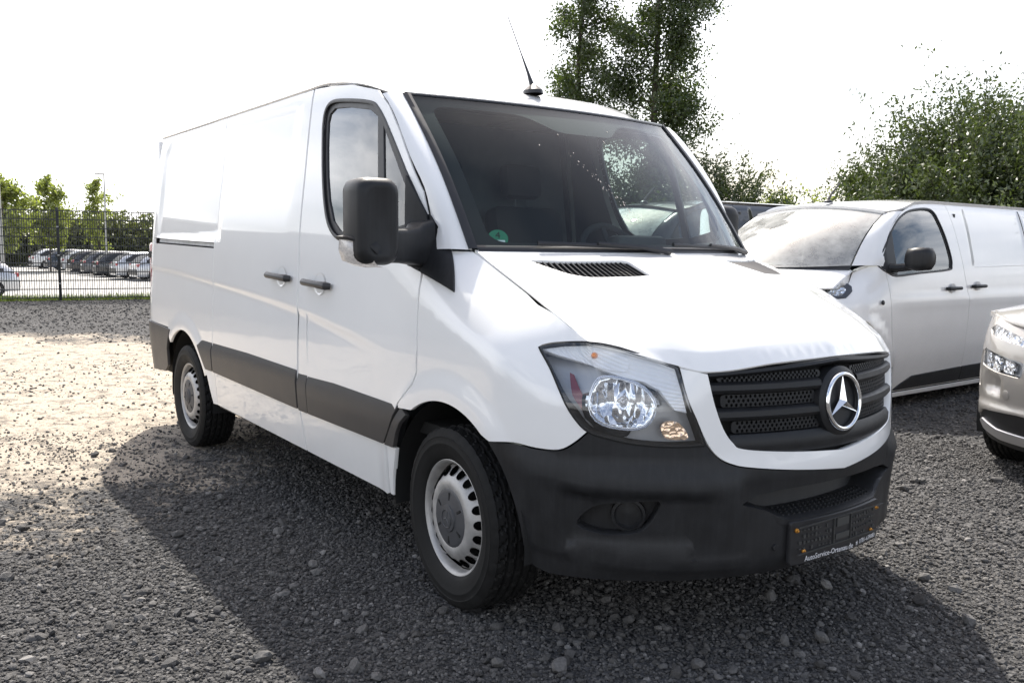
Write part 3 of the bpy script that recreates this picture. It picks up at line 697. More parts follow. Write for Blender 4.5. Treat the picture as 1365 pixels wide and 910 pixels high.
lens = panel('headlight', chartA, hl, LENS, van, off=.003, side='B', res=.04, flange=False)
rows = [[Vector(chartA(*q))+fnormal(chartA, *q)*o_ for q in hl+[hl[0]]] for o_ in (.0025, -.09)]
m = MB().rows(rows)
for L_, mir in ((lens[0], 0), (lens[1], 1)):
    if mir: m.mirror()
    m.build('lamp_wall', BLACK, L_)
strip(chartA, hl, .010, .002, 'lamp_gasket', BLACK, lens, closed=True, both=True)
panel('lamp_housing', chartA, hl, LAMPD, lens, off=-.085, side='B', res=.05, flange=False)
rib = [(.496, 1.024), (.589, 1.036), (.732, 1.040), (.868, 1.020), (.98, .992), (1.031, .974), (1.052, .90), (1.068, .833), (1.03, .841), (1.005, .875), (.98, .908), (.925, .935), (.858, .946), (.773, .969), (.677, .989), (.579, 1.006)]
panel('upper_reflector', chartA, rib, RIBM, lens, off=-.014, side='B', res=.03, thick=.03)
bh = [(.710, 1.006), (.745, 1.031), (.860, 1.014), (.878, .984), (.860, .960), (.740, .975)]
panel('indicator_bowl', chartA, fillet(bh, .015, 3), RIBM, lens, off=-.009, side='B', res=.03, thick=.01)
two(MB().lathe([(.011, .02), (.011, -.004), (.006, -.012), (0, -.013)], 14).xf(onface(chartA, (.744, 1.010), -.008)), 'indicator_bulb', AMBER, lens[0])
rf = smoothpoly([(.762, .938), (.837, .943), (.925, .915), (.965, .850), (.930, .790), (.845, .782), (.762, .806), (.735, .870)], 3)
def bowl(s, z): return -.055*(1-min(1, math.hypot((s-.848)/.118, (z-.863)/.085))**2)
BOWL = material('lamp_bowl', (.82, .84, .87), .07, metal=1)
t = BOWL.node_tree; b = t.nodes['Principled BSDF']; c_ = nd(t, 'ShaderNodeTexCoord'); mpb = nd(t, 'ShaderNodeMapping'); mpb.inputs['Scale'].default_value = (1, 1, .18); lk(t, c_.outputs['Object'], mpb.inputs['Vector']); vr = nd(t, 'ShaderNodeTexVoronoi', i={'Scale': 42.0}); lk(t, mpb.outputs[0], vr.inputs['Vector'])
bp = nd(t, 'ShaderNodeBump', i={'Strength': .30, 'Distance': .02}); lk(t, vr.outputs['Distance'], bp.inputs['Height']); lk(t, bp.outputs[0], b.inputs['Normal'])
panel('main_reflector', chartA, rf, BOWL, lens, off=-.022, disp=bowl, side='B', res=.014, thick=.05)
strip(chartA, rf, .009, -.016, 'reflector_rim', REFL, lens, closed=True, both=True)
two(MB().lathe([(.022, .03), (.022, -.012), (.014, -.035), (0, -.046)], 18).xf(onface(chartA, (.858, .866), -.045)), 'bulb_shield', REFL, lens[0])
ps = smoothpoly([(.983, .788), (1.004, .804), (1.044, .800), (1.074, .752), (1.029, .746), (.996, .753)], 3)
panel('position_lamp', chartA, ps, FACETA, lens, off=-.016, side='B', res=.02, thick=.02)
panel('red_reflection_strip', chartA, [(.622, .968), (.640, .962), (.700, .890), (.735, .838), (.738, .800), (.703, .826), (.655, .893)], REDD, lens, off=-.06, side='B', res=.03, thick=.012)  # dark red strip put in to paint a red reflection inside the lens

# --- wheels
tyre_w = .225
def tyre_mesh():
    R0 = .345; n = 180; prof = []
    hw = tyre_w/2
    side = [(.212, -.075), (.222, -.092), (.235, -.100), (.262, -.1095), (.278, -.112), (.281, -.1135), (.285, -.1135), (.288, -.112), (.305, -.1115), (.3065, -.1128), (.310, -.1125), (.3115, -.1105), (.322, -.107), (.333, -.1015), (.340, -.095)]
    tread_y = np.linspace(-.090, .090, 37)
    P = [(r_, y_, 0) for r_, y_ in side]+[(R0-.006*(abs(y_)/.09)**3, y_, 1) for y_ in tread_y]+[(r_, -y_, 0) for r_, y_ in side[::-1]]
    grooves = (-.052, -.018, .018, .052)
    rows = []
    for k in range(n):
        a = 2*pi*k/n; row = []
        for r_, y_, tr in P:
            rr = r_
            if tr:
                if min(abs(y_-q) for q in grooves) < .0042: rr -= .011
                else:
                    blk = int(math.floor((y_+.1)/.036)); ph = (k+blk*2+int(abs(y_)*60)) % 5
                    if ph == 0 and abs(y_) > .054: rr -= .010
                    elif ph == 0: rr -= .006
            elif .318 < r_ < .342 and k % 5 == 0: rr -= .003
            elif abs(r_-.305) < .001: y_ = y_*1.004
            row.append(Vector((rr*math.cos(a), y_, rr*math.sin(a))))
        rows.append(row)
    rows.append(rows[0]); return MB().rows(rows)
def rim_mesh(nh=20):
    # disc face with a ring of round holes, cut flat and dished by radius
    prof = spline([0, .060, .088, .100, .112, .125, .135, .150, .172, .192, .200], [-.085, -.085, -.088, -.094, -.100, -.102, -.101, -.094, -.074, -.054, -.046])
    out = [(.198*math.cos(a), .198*math.sin(a)) for a in np.linspace(0, 2*pi, 97)[:-1]]
    holes = [[(.1735*math.cos(b_)+.0165*math.cos(a), .1735*math.sin(b_)+.0165*math.sin(a)) for a in np.linspace(0, 2*pi, 15)[:-1]] for b_ in np.linspace(0, 2*pi, nh+1)[:-1]]
    def ch(a, b): return (a, prof(math.hypot(a, b)), b)
    return ch, out, holes
def make_wheel(name, loc, steer=0, flip=False):
    wh = bpy.data.objects.new(name, None); COL.objects.link(wh); wh.parent = van; wh.location = loc; wh.rotation_euler = (0, random.uniform(0, 1), (pi if flip else 0)+steer); wh.empty_display_size = .1
    return wh
wheel0 = make_wheel('wheel', (0, -.855, HZ), math.radians(-3.5))
tm_ = tyre_mesh().build('tyre', RUBBER, wheel0, angle=28)
ch, out, holes = rim_mesh()
rim = panel('rim', ch, out, STEEL, wheel0, holes=holes, res=.011, thick=-.006)[0]
barrel = MB().lathe([(.197, -.030), (.201, -.050), (.205, -.078), (.212, -.088), (.2185, -.0915), (.2205, -.0905), (.2215, -.085), (.219, -.078)], 72)
barrel.build('rim_flange', STEEL, wheel0)
MB().lathe([(.2205, -.0860), (.2235, -.0868), (.2245, -.084)], 72).build('rim_edge', RUST, wheel0)
MB().lathe([(.215, -.05), (.20, .0), (.195, .08)], 48).build('rim_barrel', BLACK, wheel0)
MB().lathe([(.195, .02), (.05, .02), (.0, .02)], 32).build('brake_disc', BLACK, wheel0)
capp = [(.113, -.090), (.1125, -.0985), (.108, -.1015), (.098, -.103), (.052, -.107), (.050, -.1125), (.040, -.1145), (.0, -.1145)]
MB().lathe(capp, 56).build('hub_cap', CAPM, wheel0)
for k in range(6):
    MB().box((.083, -.1043, 0), (.030, .003, .010), bev=.001).xf(Matrix.Rotation(2*pi*k/6+.3, 4, 'Y')).build('cap_slot', BLACK, wheel0)
sv = []; sf = []
for k in range(3):
    a = pi/2+k*2*pi/3; n = len(sv)
    sv += [(0, -.1180, 0), (.031*math.cos(a), -.1155, .031*math.sin(a)), (.006*math.cos(a+pi/3), -.1148, .006*math.sin(a+pi/3)), (.006*math.cos(a-pi/3), -.1148, .006*math.sin(a-pi/3))]; sf += [[n, n+1, n+2], [n, n+3, n+1]]
MB().add(sv, sf).build('cap_star', CAPM, wheel0, smooth=False)
MB().lathe([(.034+.002*math.cos(a), -.1155+.002*math.sin(a)) for a in np.linspace(0, 2*pi, 9)], 36).build('cap_ring', CAPM, wheel0)
for loc, fl_ in (((-3.25, -.86, HZ), False), ((0, .855, HZ), True), ((-3.25, .86, HZ), True)):
    w2_ = make_wheel('wheel', loc, 0, fl_)
    for ch_ in list(wheel0.children):
        c2 = ch_.copy(); COL.objects.link(c2); c2.parent = w2_
# --- wheel housings, floor, dark shell
for cx in (0, -3.25):
    for s in (-1, 1):
        rows = [[Vector((cx+.445*math.cos(a), s*y_, HZ+.445*math.sin(a))) for a in np.linspace(-.12, pi+.12, 30)] for y_ in (.945, .60)]
        rows.append([Vector((cx+.02*math.cos(a), s*.60, HZ+.02*math.sin(a))) for a in np.linspace(-.12, pi+.12, 30)])
        MB().rows(rows).build('wheel_housing', BLACK, van, fix=False)
MB().box((-1.68, 0, .33), (4.7, 1.15, .10), bev=.02).build('underbody', BLACK, van)
for s in (-1, 1): MB().box((-1.62, s*.80, .36), (2.2, .26, .05), bev=.01).build('sill_box', BLACK, van)
shell = [(-4.15, .42), (-3.72, .42), (-3.72, .80), (-2.78, .80), (-2.74, .40), (-1.50, .40), (-1.50, 2.10), (-4.15, 2.10)]
panel('inner_shell', chartA, shell, BLACK, van, off=-.05, flange=False, side='B', res=.15)
panel('door_card', chartA, [(-1.45, .40), (-.54, .38), (-.40, .62), (-.25, .82), (-.25, 1.36), (-.95, 1.36), (-1.10, 1.45), (-1.25, 1.9), (-1.30, 2.06), (-1.45, 2.06)], DASHM, van, off=-.06, flange=False, side='B', res=.15)
MB().add([(-1.52, s*y_, z) for z, y_ in ((.42, .86), (1.2, .90), (2.04, .79)) for s in (-1, 1)], [[0, 1, 3, 2], [2, 3, 5, 4]]).build('partition', GREYM, van, fix=False)
MB().box((-.65, 0, .62), (1.8, 1.75, .05)).build('cab_floor', BLACK, van)
MB().box((.33, 0, .75), (.5, 1.2, .6)).build('engine_block', BLACK, van)
hlr = [[Vector(chartR(w_, y_))-Vector((0, 0, .05)) for y_ in np.linspace(-.74, .74, 9)] for w_ in np.linspace(.03, 1.0, 8)]
MB().rows(hlr).build('headliner', GREYM, van, fix=False)
# rear end (seen only from beside): two doors, bumper, lamps
for s in (-1, 1):
    MB().box((-4.235, s*.425, 1.36), (.04, .84, 1.50), bev=.012).build('rear_door', WHITE, van)
rb = [[Vector((-4.27, y_, z)) for z in (.40, .44, .70, .74)] for y_ in np.linspace(-.88, .88, 12)]
MB().box((-4.27, 0, .60), (.12, 1.72, .36), bev=.03).build('rear_bumper', PLAS2, van)
both('rear_bumper_corner', [(-4.25, .42), (-3.76, .45), (-3.675, .50), (-3.655, .62), (-3.60, .70), (-3.55, .764), (-3.98, .782), (-4.25, .79)], PLAS2, van, off=.012, res=.05)
strip(chartA, [(-4.2, .62), (-3.9, .60), (-3.70, .565)], .006, .010, 'bumper_seam', BLACK, van, both=True)
for s in (-1, 1):
    MB().box((-4.22, s*.878, 1.08), (.10, .10, .56), bev=.02).build('rear_lamp', REDL, van)
    MB().box((-4.20, s*.925, 1.27), (.12, .03, .05), bev=.008).build('door_hinge', BLACK, van)
# --- door handles with their dished recess
for c, par in (((-1.12, 1.176), door), ((-1.585, 1.195), sdoor)):
    pts = [Vector(chartA(c[0]+dx, c[1]+dz))+Vector((0, -o_, 0)) for dx, dz, o_ in ((-.135, .002, .008), (-.125, .003, .028), (-.06, .002, .036), (.0, .0, .038), (.06, -.003, .036), (.120, -.006, .028), (.132, -.008, .008))]
    m = MB().tube(pts, [.013, .017, .016, .0155, .0165, .019, .014], 12)
    a_ = m.build('handle', PLAS2, par[0]); m.mirror(); m.build('handle', PLAS2, par[1])
    rr = [(c[0]+.068*math.cos(a), c[1]+.055*math.sin(a)) for a in np.linspace(0, 2*pi, 25)[:-1]]
    panel('handle_dish', chartA, rr, WHITE, par, off=.0035, disp=lambda s, z, c=c: -.014*max(0, 1-math.hypot((s-c[0])/.064, (z-c[1])/.051)**2), side='B', res=.014, flange=False)
# --- mirrors
def mirror_mesh(par, folded=False, sgn=-1):
    parts = []
    def sect(x, y0, y1, z0, z1, rad, n=7):
        out = []
        for (cy_, cz, a0) in ((y1-rad, z1-rad, 0), (y0+rad, z1-rad, pi/2), (y0+rad, z0+rad, pi), (y1-rad, z0+rad, 1.5*pi)):
            for k in range(n): a = a0+pi/2*k/(n-1); out.append(Vector((x, cy_+rad*math.cos(a), cz+rad*math.sin(a))))
        return out
    rows = [sect(-.25, -1.264, -1.090, 1.292, 1.590, .045), sect(-.235, -1.272, -1.086, 1.286, 1.596, .048), sect(-.17, -1.276, -1.092, 1.284, 1.598, .050), sect(-.125, -1.276, -1.106, 1.288, 1.596, .050),
            sect(-.105, -1.270, -1.116, 1.296, 1.588, .046), sect(-.093, -1.258, -1.126, 1.306, 1.576, .042), sect(-.090, -1.246, -1.136, 1.318, 1.566, .038), sect(-.094, -1.236, -1.146, 1.328, 1.556, .034)]
    hous = MB().rows(rows, closed=True, caps=True)
    glass = MB().add(sect(-.2515, -1.256, -1.098, 1.300, 1.582, .040), [list(range(28))])
    def asec(y_, x0, x1, z0, z1, rad=.02, n=5):
        out = []
        for (cx, cz, a0) in ((x1-rad, z1-rad, 0), (x0+rad, z1-rad, pi/2), (x0+rad, z0+rad, pi), (x1-rad, z0+rad, 1.5*pi)):
            for k in range(n): a = a0+pi/2*k/(n-1); out.append(Vector((cx+rad*math.cos(a), y_, cz+rad*math.sin(a))))
        return out
    arm = MB().rows([asec(-.88, -.385, -.235, 1.265, 1.46, .03), asec(-.935, -.37, -.225, 1.272, 1.445, .03), asec(-.96, -.335, -.210, 1.282, 1.428, .025), asec(-1.03, -.29, -.180, 1.290, 1.418), asec(-1.11, -.26, -.150, 1.292, 1.416)], closed=True, caps=True)
    ind = MB().rows([[Vector((x, y_, z)) for x, y_, z in pr] for pr in (
        [(-.235, -1.260, 1.385), (-.16, -1.260, 1.385), (-.115, -1.232, 1.375)],
        [(-.235, -1.288, 1.378), (-.16, -1.286, 1.376), (-.106, -1.243, 1.355)],
        [(-.235, -1.292, 1.340), (-.16, -1.288, 1.330), (-.098, -1.230, 1.315)],
        [(-.235, -1.278, 1.300), (-.16, -1.272, 1.290), (-.098, -1.205, 1.284)],
        [(-.235, -1.230, 1.280), (-.16, -1.222, 1.276), (-.110, -1.175, 1.278)])])
    brim = MB().rows([[Vector(q) for q in pr] for pr in (
        [(-.245, -1.260, 1.394), (-.245, -1.296, 1.388), (-.245, -1.294, 1.378), (-.245, -1.260, 1.375)],
        [(-.16, -1.260, 1.394), (-.16, -1.295, 1.386), (-.16, -1.293, 1.376), (-.16, -1.260, 1.374)],
        [(-.10, -1.225, 1.386), (-.098, -1.250, 1.366), (-.098, -1.248, 1.358), (-.10, -1.225, 1.366)],
        [(-.085, -1.195, 1.350), (-.083, -1.212, 1.330), (-.083, -1.210, 1.324), (-.085, -1.195, 1.335)])])
    return [('housing', hous, PLAST), ('mirror_glass', glass, CHROME), ('mirror_arm', arm, PLAST), ('indicator_lens', ind, material('clear_indicator', (.62, .58, .54), .15, coat=1, var=.25, vscale=120)), ('indicator_brim', brim, PLAST)]
PMIR = PLAST
for sgn in (-1, 1):
    mr_ = bpy.data.objects.new('door_mirror', None); COL.objects.link(mr_); mr_.parent = van; mr_.empty_display_size = .1
    for nm, mb, mt in mirror_mesh(None):
        if sgn == 1:
            mb.mirror()
            if nm != 'mirror_arm':   # the far mirror is folded back against its door
                Mf = Matrix.Translation((-.20, .99, 0)) @ Matrix.Rotation(math.radians(72), 4, 'Z') @ Matrix.Translation((.20, -.99, -.01)); Mf = Matrix.Translation((-.10, 0, 0)) @ Mf; mb.xf(Mf)
            else: continue
        mb.build(nm, mt, mr_, angle=50)
tri1 = [(-.345, 1.286), (-.250, 1.254), (-.268, 1.385), (-.297, 1.484), (-.345, 1.555), (-.41, 1.640), (-.39, 1.46)]
tri2 = [(-.244, 1.252), (-.030, 1.184), (-.055, 1.215), (-.258, 1.450), (-.283, 1.480), (-.262, 1.385)]
panel('mirror_base', chartA, fillet(tri1, .01, 3), PLAST, van, off=.014, side='B', thick=.03, res=.03)
panel('fender_corner_trim', chartA, fillet(tri2, .008, 3), PLAST, van, off=.012, side='B', thick=.025, res=.03)
# --- roof antenna
an = MB().lathe([(.045, .0), (.042, -.018), (.026, -.034), (.012, -.046), (0, -.05)], 20)
an.xf(Matrix(((1.35, 0, 0, -.76), (0, 0, 1, 0), (0, -1, 0, 2.098), (0, 0, 0, 1)))).build('antenna_base', TRIM, van)
MB().tube([(-.765, 0, 2.135), (-.80, 0, 2.205), (-.86, 0, 2.31), (-.975, 0, 2.51)], [.013, .007, .003, .0022], 8).build('antenna_mast', TRIM, van)
# --- cab interior
ds = []
for y_ in np.linspace(-.80, .80, 25):
    hump = .045*math.exp(-((y_-.38)/.24)**2); bx0 = .14-.223*(abs(y_)/.8)**2.2
    ds.append([Vector((bx0-.02, y_, 1.30)), Vector((bx0-.16, y_, 1.305)), Vector((-.30, y_, 1.315+hump)), Vector((-.40, y_, 1.30+hump)), Vector((-.45, y_, 1.20+hump)), Vector((-.44, y_, .95)), Vector((-.30, y_, .75))])
MB().rows(ds).build('dashboard', DASHM, van, fix=False)
m = MB()
for y0, y1 in ((-.22, -.05), (.18, .58)):
    m.rows([[Vector((-.12, y_, 1.312)), Vector((-.20, y_, 1.336)), Vector((-.33, y_, 1.350)), Vector((-.40, y_, 1.325))] for y_ in np.linspace(y0, y1, 8)])
m.build('dash_hood', material('dash_grey', (.055, .057, .06), .55), van, fix=False)
MB().box((-.40, .38, 1.372), (.10, .34, .09), bev=.03).build('instrument_binnacle', DASHM, van)
Ms = Matrix.Translation((-.56, .38, 1.285)) @ Matrix.Rotation(math.radians(62), 4, 'Y')
ring_ = MB().tube([Vector((.205*math.cos(a), .205*math.sin(a), 0)) for a in np.linspace(0, 2*pi, 41)], .017, 10, caps=False).xf(Ms)
sw = ring_.build('steering_wheel', SEATM, van)
hb = MB().lathe([(.085, .02), (.08, -.02), (.0, -.03)], 20).xf(Ms @ Matrix.Rotation(pi/2, 4, 'X')); hb.build('wheel_hub', SEATM, sw)
for a in (0, pi, pi/2*3):
    MB().box((.13*math.cos(a), .13*math.sin(a), 0), (.13 if a != pi/2*3 else .03, .03 if a != pi/2*3 else .13, .018), bev=.006).xf(Ms).build('spoke', SEATM, sw)
def seat(y0, wd):
    st_ = bpy.data.objects.new('seat', None); COL.objects.link(st_); st_.parent = van; st_.location = (-1.05, y0, .62); st_.empty_display_size = .1
    MB().box((0, 0, .25), (.50, wd, .22), bev=.06).build('cushion', SEATM, st_)
    MB().box((-.27, 0, .62), (.15, wd*.96, .70), rot=Matrix.Rotation(math.radians(-12), 3, 'Y'), bev=.06).build('backrest', SEATM, st_)
    for hy in ((0,) if wd < .6 else (-wd/4, wd/4)):
        MB().box((-.355, hy, 1.11), (.10, .27, .20), rot=Matrix.Rotation(math.radians(-8), 3, 'Y'), bev=.045).build('headrest', SEATM, st_)
        for k in (-.045, .045): MB().tube([(-.34, hy+k, .94), (-.35, hy+k, 1.04)], 0.007, 8).build('headrest_post', GREYM, st_)
seat(.42, .52); seat(-.36, .92)
# ================================================================== ground: gravel yard, lot beyond the fence
def gz(x, y): return -.08*sst(2.5, 5, y)
def groundmesh():
    xs = np.unique(np.concatenate([np.linspace(-20.6, 12, 70), np.linspace(12, 400, 12)]))
    ys = np.unique(np.concatenate([np.linspace(-400, -14, 12), np.linspace(-14, 30, 70), np.linspace(30, 400, 12)]))
    vs = [(x, y, gz(x, y)) for x in xs for y in ys]; n = len(ys)
    return vs, [[i*n+j, (i+1)*n+j, (i+1)*n+j+1, i*n+j+1] for i in range(len(xs)-1) for j in range(n-1)]
def sandmask_nodes(t):
    c = nd(t, 'ShaderNodeNewGeometry'); sp = nd(t, 'ShaderNodeSeparateXYZ'); lk(t, c.outputs['Position'], sp.inputs[0])
    def mth(op, a, b=None):
        n = nd(t, 'ShaderNodeMath', operation=op)
        for i, q in enumerate((a, b)):
            if q is None: continue
            if isinstance(q, (int, float)): n.inputs[i].default_value = q
            else: lk(t, q, n.inputs[i])
        return n.outputs[0]
    ex = mth('DIVIDE', mth('ADD', sp.outputs['X'], 7.4), 5.3); ey = mth('DIVIDE', mth('ADD', sp.outputs['Y'], 2.6), 3.4)
    e2 = mth('ADD', mth('MULTIPLY', ex, ex), mth('MULTIPLY', ey, ey))
    n1 = nd(t, 'ShaderNodeTexNoise', i={'Scale': 1.1, 'Detail': 5, 'Roughness': .65}); lk(t, c.outputs['Position'], n1.inputs['Vector'])
    n2 = nd(t, 'ShaderNodeTexNoise', i={'Scale': 9.0, 'Detail': 6, 'Roughness': .75}); lk(t, c.outputs['Position'], n2.inputs['Vector'])
    k = mth('ADD', e2, mth('ADD', mth('MULTIPLY', mth('SUBTRACT', n1.outputs['Fac'], .5), 1.9), mth('MULTIPLY', mth('SUBTRACT', n2.outputs['Fac'], .5), 1.3)))
    mr = nd(t, 'ShaderNodeMapRange', interpolation_type='SMOOTHSTEP', i={1: .80, 2: 1.18, 3: 1, 4: 0}); lk(t, k, mr.inputs[0])
    return c, mr.outputs[0], mth
GR = bpy.data.materials.new('gravel_bed'); GR.use_nodes = True; t = GR.node_tree; b = t.nodes['Principled BSDF']
c, mask, mth = sandmask_nodes(t)
v1 = nd(t, 'ShaderNodeTexVoronoi', i={'Scale': 62.0, 'Randomness': 1.0}); lk(t, c.outputs['Position'], v1.inputs['Vector'])
v2 = nd(t, 'ShaderNodeTexVoronoi', i={'Scale': 30.0, 'Randomness': 1.0}); lk(t, c.outputs['Position'], v2.inputs['Vector'])
big = nd(t, 'ShaderNodeTexNoise', i={'Scale': .7, 'Detail': 5}); lk(t, c.outputs['Position'], big.inputs['Vector'])
fin = nd(t, 'ShaderNodeTexNoise', i={'Scale': 160.0, 'Detail': 4, 'Roughness': .7}); lk(t, c.outputs['Position'], fin.inputs['Vector'])
cr = nd(t, 'ShaderNodeValToRGB'); E_ = cr.color_ramp.elements; E_[0].color = (.028, .028, .029, 1); E_[1].color = (.115, .112, .110, 1)
spc = nd(t, 'ShaderNodeSeparateColor'); lk(t, v1.outputs['Color'], spc.inputs[0]); lk(t, spc.outputs[0], cr.inputs['Fac'])
bm_ = nd(t, 'ShaderNodeMapRange', i={1: .3, 2: .7, 3: .75, 4: 1.25}); lk(t, big.outputs['Fac'], bm_.inputs[0])
m1 = nd(t, 'ShaderNodeMix', data_type='RGBA', blend_type='MULTIPLY', i={'Factor': 1.0}); lk(t, cr.outputs[0], m1.inputs['A']); lk(t, bm_.outputs[0], m1.inputs['B'])
cs = nd(t, 'ShaderNodeValToRGB'); E_ = cs.color_ramp.elements; E_[0].color = (.16, .135, .11, 1); E_[0].position = .3; E_[1].color = (.53, .46, .37, 1); E_[1].position = .62; lk(t, fin.outputs['Fac'], cs.inputs['Fac'])
mot = nd(t, 'ShaderNodeTexNoise', i={'Scale': 5.5, 'Detail': 9, 'Roughness': .78}); lk(t, c.outputs['Position'], mot.inputs['Vector'])
mot2 = nd(t, 'ShaderNodeMapRange', interpolation_type='SMOOTHSTEP', i={1: .50, 2: .66, 3: 0, 4: .62}); lk(t, mot.outputs['Fac'], mot2.inputs[0])
spk = nd(t, 'ShaderNodeTexVoronoi', i={'Scale': 44.0}); lk(t, c.outputs['Position'], spk.inputs['Vector'])
spc2 = nd(t, 'ShaderNodeSeparateColor'); lk(t, spk.outputs['Color'], spc2.inputs[0])
spm = mth('MULTIPLY', mth('LESS_THAN', spk.outputs['Distance'], .40), mth('GREATER_THAN', spc2.outputs[0], .80))
mask = mth('MULTIPLY', mask, mth('SUBTRACT', 1.0, mth('MAXIMUM', mot2.outputs[0], mth('MULTIPLY', spm, .75))))
m2 = nd(t, 'ShaderNodeMix', data_type='RGBA'); lk(t, mask, m2.inputs['Factor']); lk(t, m1.outputs['Result'], m2.inputs['A']); lk(t, cs.outputs[0], m2.inputs['B'])
lk(t, m2.outputs['Result'], b.inputs['Base Color']); b.inputs['Roughness'].default_value = .9; b.inputs['Specular IOR Level'].default_value = .2
h1 = mth('MULTIPLY', mth('SUBTRACT', 1.0, mth('MULTIPLY', v1.outputs['Distance'], 1.0)), 1.0)
h2 = mth('ADD', h1, mth('MULTIPLY', mth('SUBTRACT', 1.0, v2.outputs['Distance']), 1.4))
hm = mth('MULTIPLY', h2, mth('SUBTRACT', 1.0, mth('MULTIPLY', mask, .75)))
hf = mth('ADD', hm, mth('MULTIPLY', fin.outputs['Fac'], .35))
bp = nd(t, 'ShaderNodeBump', i={'Strength': .9, 'Distance': .018}); lk(t, hf, bp.inputs['Height']); lk(t, bp.outputs[0], b.inputs['Normal'])
g_ = mesh('ground', *groundmesh(), GR); tag(g_, kind='structure')
# loose stones, too many to count: one point cloud, stones instanced on it
def sandmask(x, y):
    return ((x+7.4)/5.3)**2+((y+2.6)/3.4)**2
def stone_material():
    m = bpy.data.materials.new('stone'); m.use_nodes = True; t = m.node_tree; b = t.nodes['Principled BSDF']
    oi = nd(t, 'ShaderNodeObjectInfo'); r_ = nd(t, 'ShaderNodeValToRGB'); lk(t, oi.outputs['Random'], r_.inputs['Fac'])
    e = r_.color_ramp.elements; e[0].color = (.034, .033, .033, 1); e[1].color = (.22, .21, .20, 1); e[1].position = 1
    q = r_.color_ramp.elements.new(.55); q.color = (.074, .072, .071, 1); q = r_.color_ramp.elements.new(.93); q.color = (.120, .116, .112, 1)
    g2 = nd(t, 'ShaderNodeNewGeometry'); n = nd(t, 'ShaderNodeTexNoise', i={'Scale': 110.0, 'Detail': 5, 'Roughness': .7}); lk(t, g2.outputs['Position'], n.inputs['Vector'])
    mr = nd(t, 'ShaderNodeMapRange', i={1: .3, 2: .7, 3: .6, 4: 1.4}); lk(t, n.outputs['Fac'], mr.inputs[0])
    mm = nd(t, 'ShaderNodeMix', data_type='RGBA', blend_type='MULTIPLY', i={'Factor': 1.0}); lk(t, r_.outputs[0], mm.inputs['A']); lk(t, mr.outputs[0], mm.inputs['B']); n3_ = nd(t, 'ShaderNodeTexNoise', i={'Scale': .8, 'Detail': 5, 'Roughness': .6}); lk(t, g2.outputs['Position'], n3_.inputs['Vector'])
    mr3 = nd(t, 'ShaderNodeMapRange', i={1: .35, 2: .68, 3: 0, 4: .34}); lk(t, n3_.outputs['Fac'], mr3.inputs[0])
    md = nd(t, 'ShaderNodeMix', data_type='RGBA'); md.inputs['B'].default_value = (.135, .124, .11, 1); lk(t, mr3.outputs[0], md.inputs['Factor']); lk(t, mm.outputs['Result'], md.inputs['A']); lk(t, md.outputs['Result'], b.inputs['Base Color'])
    b.inputs['Roughness'].default_value = .82; b.inputs['Specular IOR Level'].default_value = .3
    bp = nd(t, 'ShaderNodeBump', i={'Strength': .6, 'Distance': .004}); lk(t, n.outputs['Fac'], bp.inputs['Height']); lk(t, bp.outputs[0], b.inputs['Normal'])
    return m
STONE = stone_material()
stones = bpy.data.collections.new('stone_shapes')
for k in range(10):
    bm = bmesh.new(); bmesh.ops.create_icosphere(bm, subdivisions=2 if k < 4 else 1, radius=.5)
    rs = np.random.default_rng(k)
    pl_ = [Vector(rs.normal(size=3)).normalized() for _ in range(9)]
    dl = [rs.uniform(.26, .42) for _ in pl_]
    for v in bm.verts:
        for n_, dd_ in zip(pl_, dl):
            e_ = v.co.dot(n_)-dd_
            if e_ > 0: v.co -= n_*e_
        v.co += Vector(rs.normal(size=3))*.018
        v.co.x *= 1.2; v.co.z *= .72
    me = bpy.data.meshes.new('stone'); bm.to_mesh(me); bm.free(); me.materials.append(STONE)
    so_ = bpy.data.objects.new('stone', me); stones.objects.link(so_)
def scatter():
    # polar wedge in front of and around the camera, thinning with distance
    out = []
    fwd = math.atan2(d.y, d.x)
    def ringpts(r0, r1, dens, smin, smax, half=52, sig=.42):
        area = math.radians(2*half)/2*(r1*r1-r0*r0); n = int(area*dens)
        rr = np.sqrt(rng.uniform(r0*r0, r1*r1, n)); aa = fwd+np.radians(rng.uniform(-half, half, n))
        x = CAM.x+rr*np.cos(aa); y = CAM.y+rr*np.sin(aa)
        s = np.clip(np.exp(rng.normal(math.log((smin*smax)**.5), sig, n)), smin, smax)
        return np.stack([x, y, s], 1)
    out.append(ringpts(1.6, 4.2, 7400, .005, .018)); out.append(ringpts(1.6, 4.2, 420, .015, .031, sig=.3)); out.append(ringpts(1.6, 4.2, 22, .036, .060, sig=.25))
    out.append(ringpts(4.2, 7.0, 3000, .008, .020)); out.append(ringpts(4.2, 7.0, 230, .017, .034, sig=.3)); out.append(ringpts(4.2, 7.0, 12, .036, .065, sig=.25))
    out.append(ringpts(7.0, 11.0, 620, .012, .036)); out.append(ringpts(11, 24, 90, .018, .05))
    A = np.concatenate(out)
    e = sandmask(A[:, 0], A[:, 1])+rng.normal(0, .22, len(A))
    low = np.array([math.sin(x*2.1+1.3*math.sin(y*1.7))*math.cos(y*2.3+.8) for x, y in A[:, :2]])
    keep = rng.uniform(0, 1, len(A)) < np.where(e < .95, .10+.22*np.clip(low-.2, 0, 1), np.where(e < 1.25, .5, 1.0))
    A[:, 2] = np.where(e < 1.0, np.minimum(A[:, 2]*.85, .030), A[:, 2])
    # not inside tyres, not beyond the yard
    keep &= A[:, 0] > -20
    for cx, cy_ in ((0, -.855), (-3.25, -.86), (0, .855), (-3.25, .86)):
        keep &= ~((abs(A[:, 0]-cx) < .13) & (abs(A[:, 1]-cy_) < .115))
    return A[keep]
A = scatter()
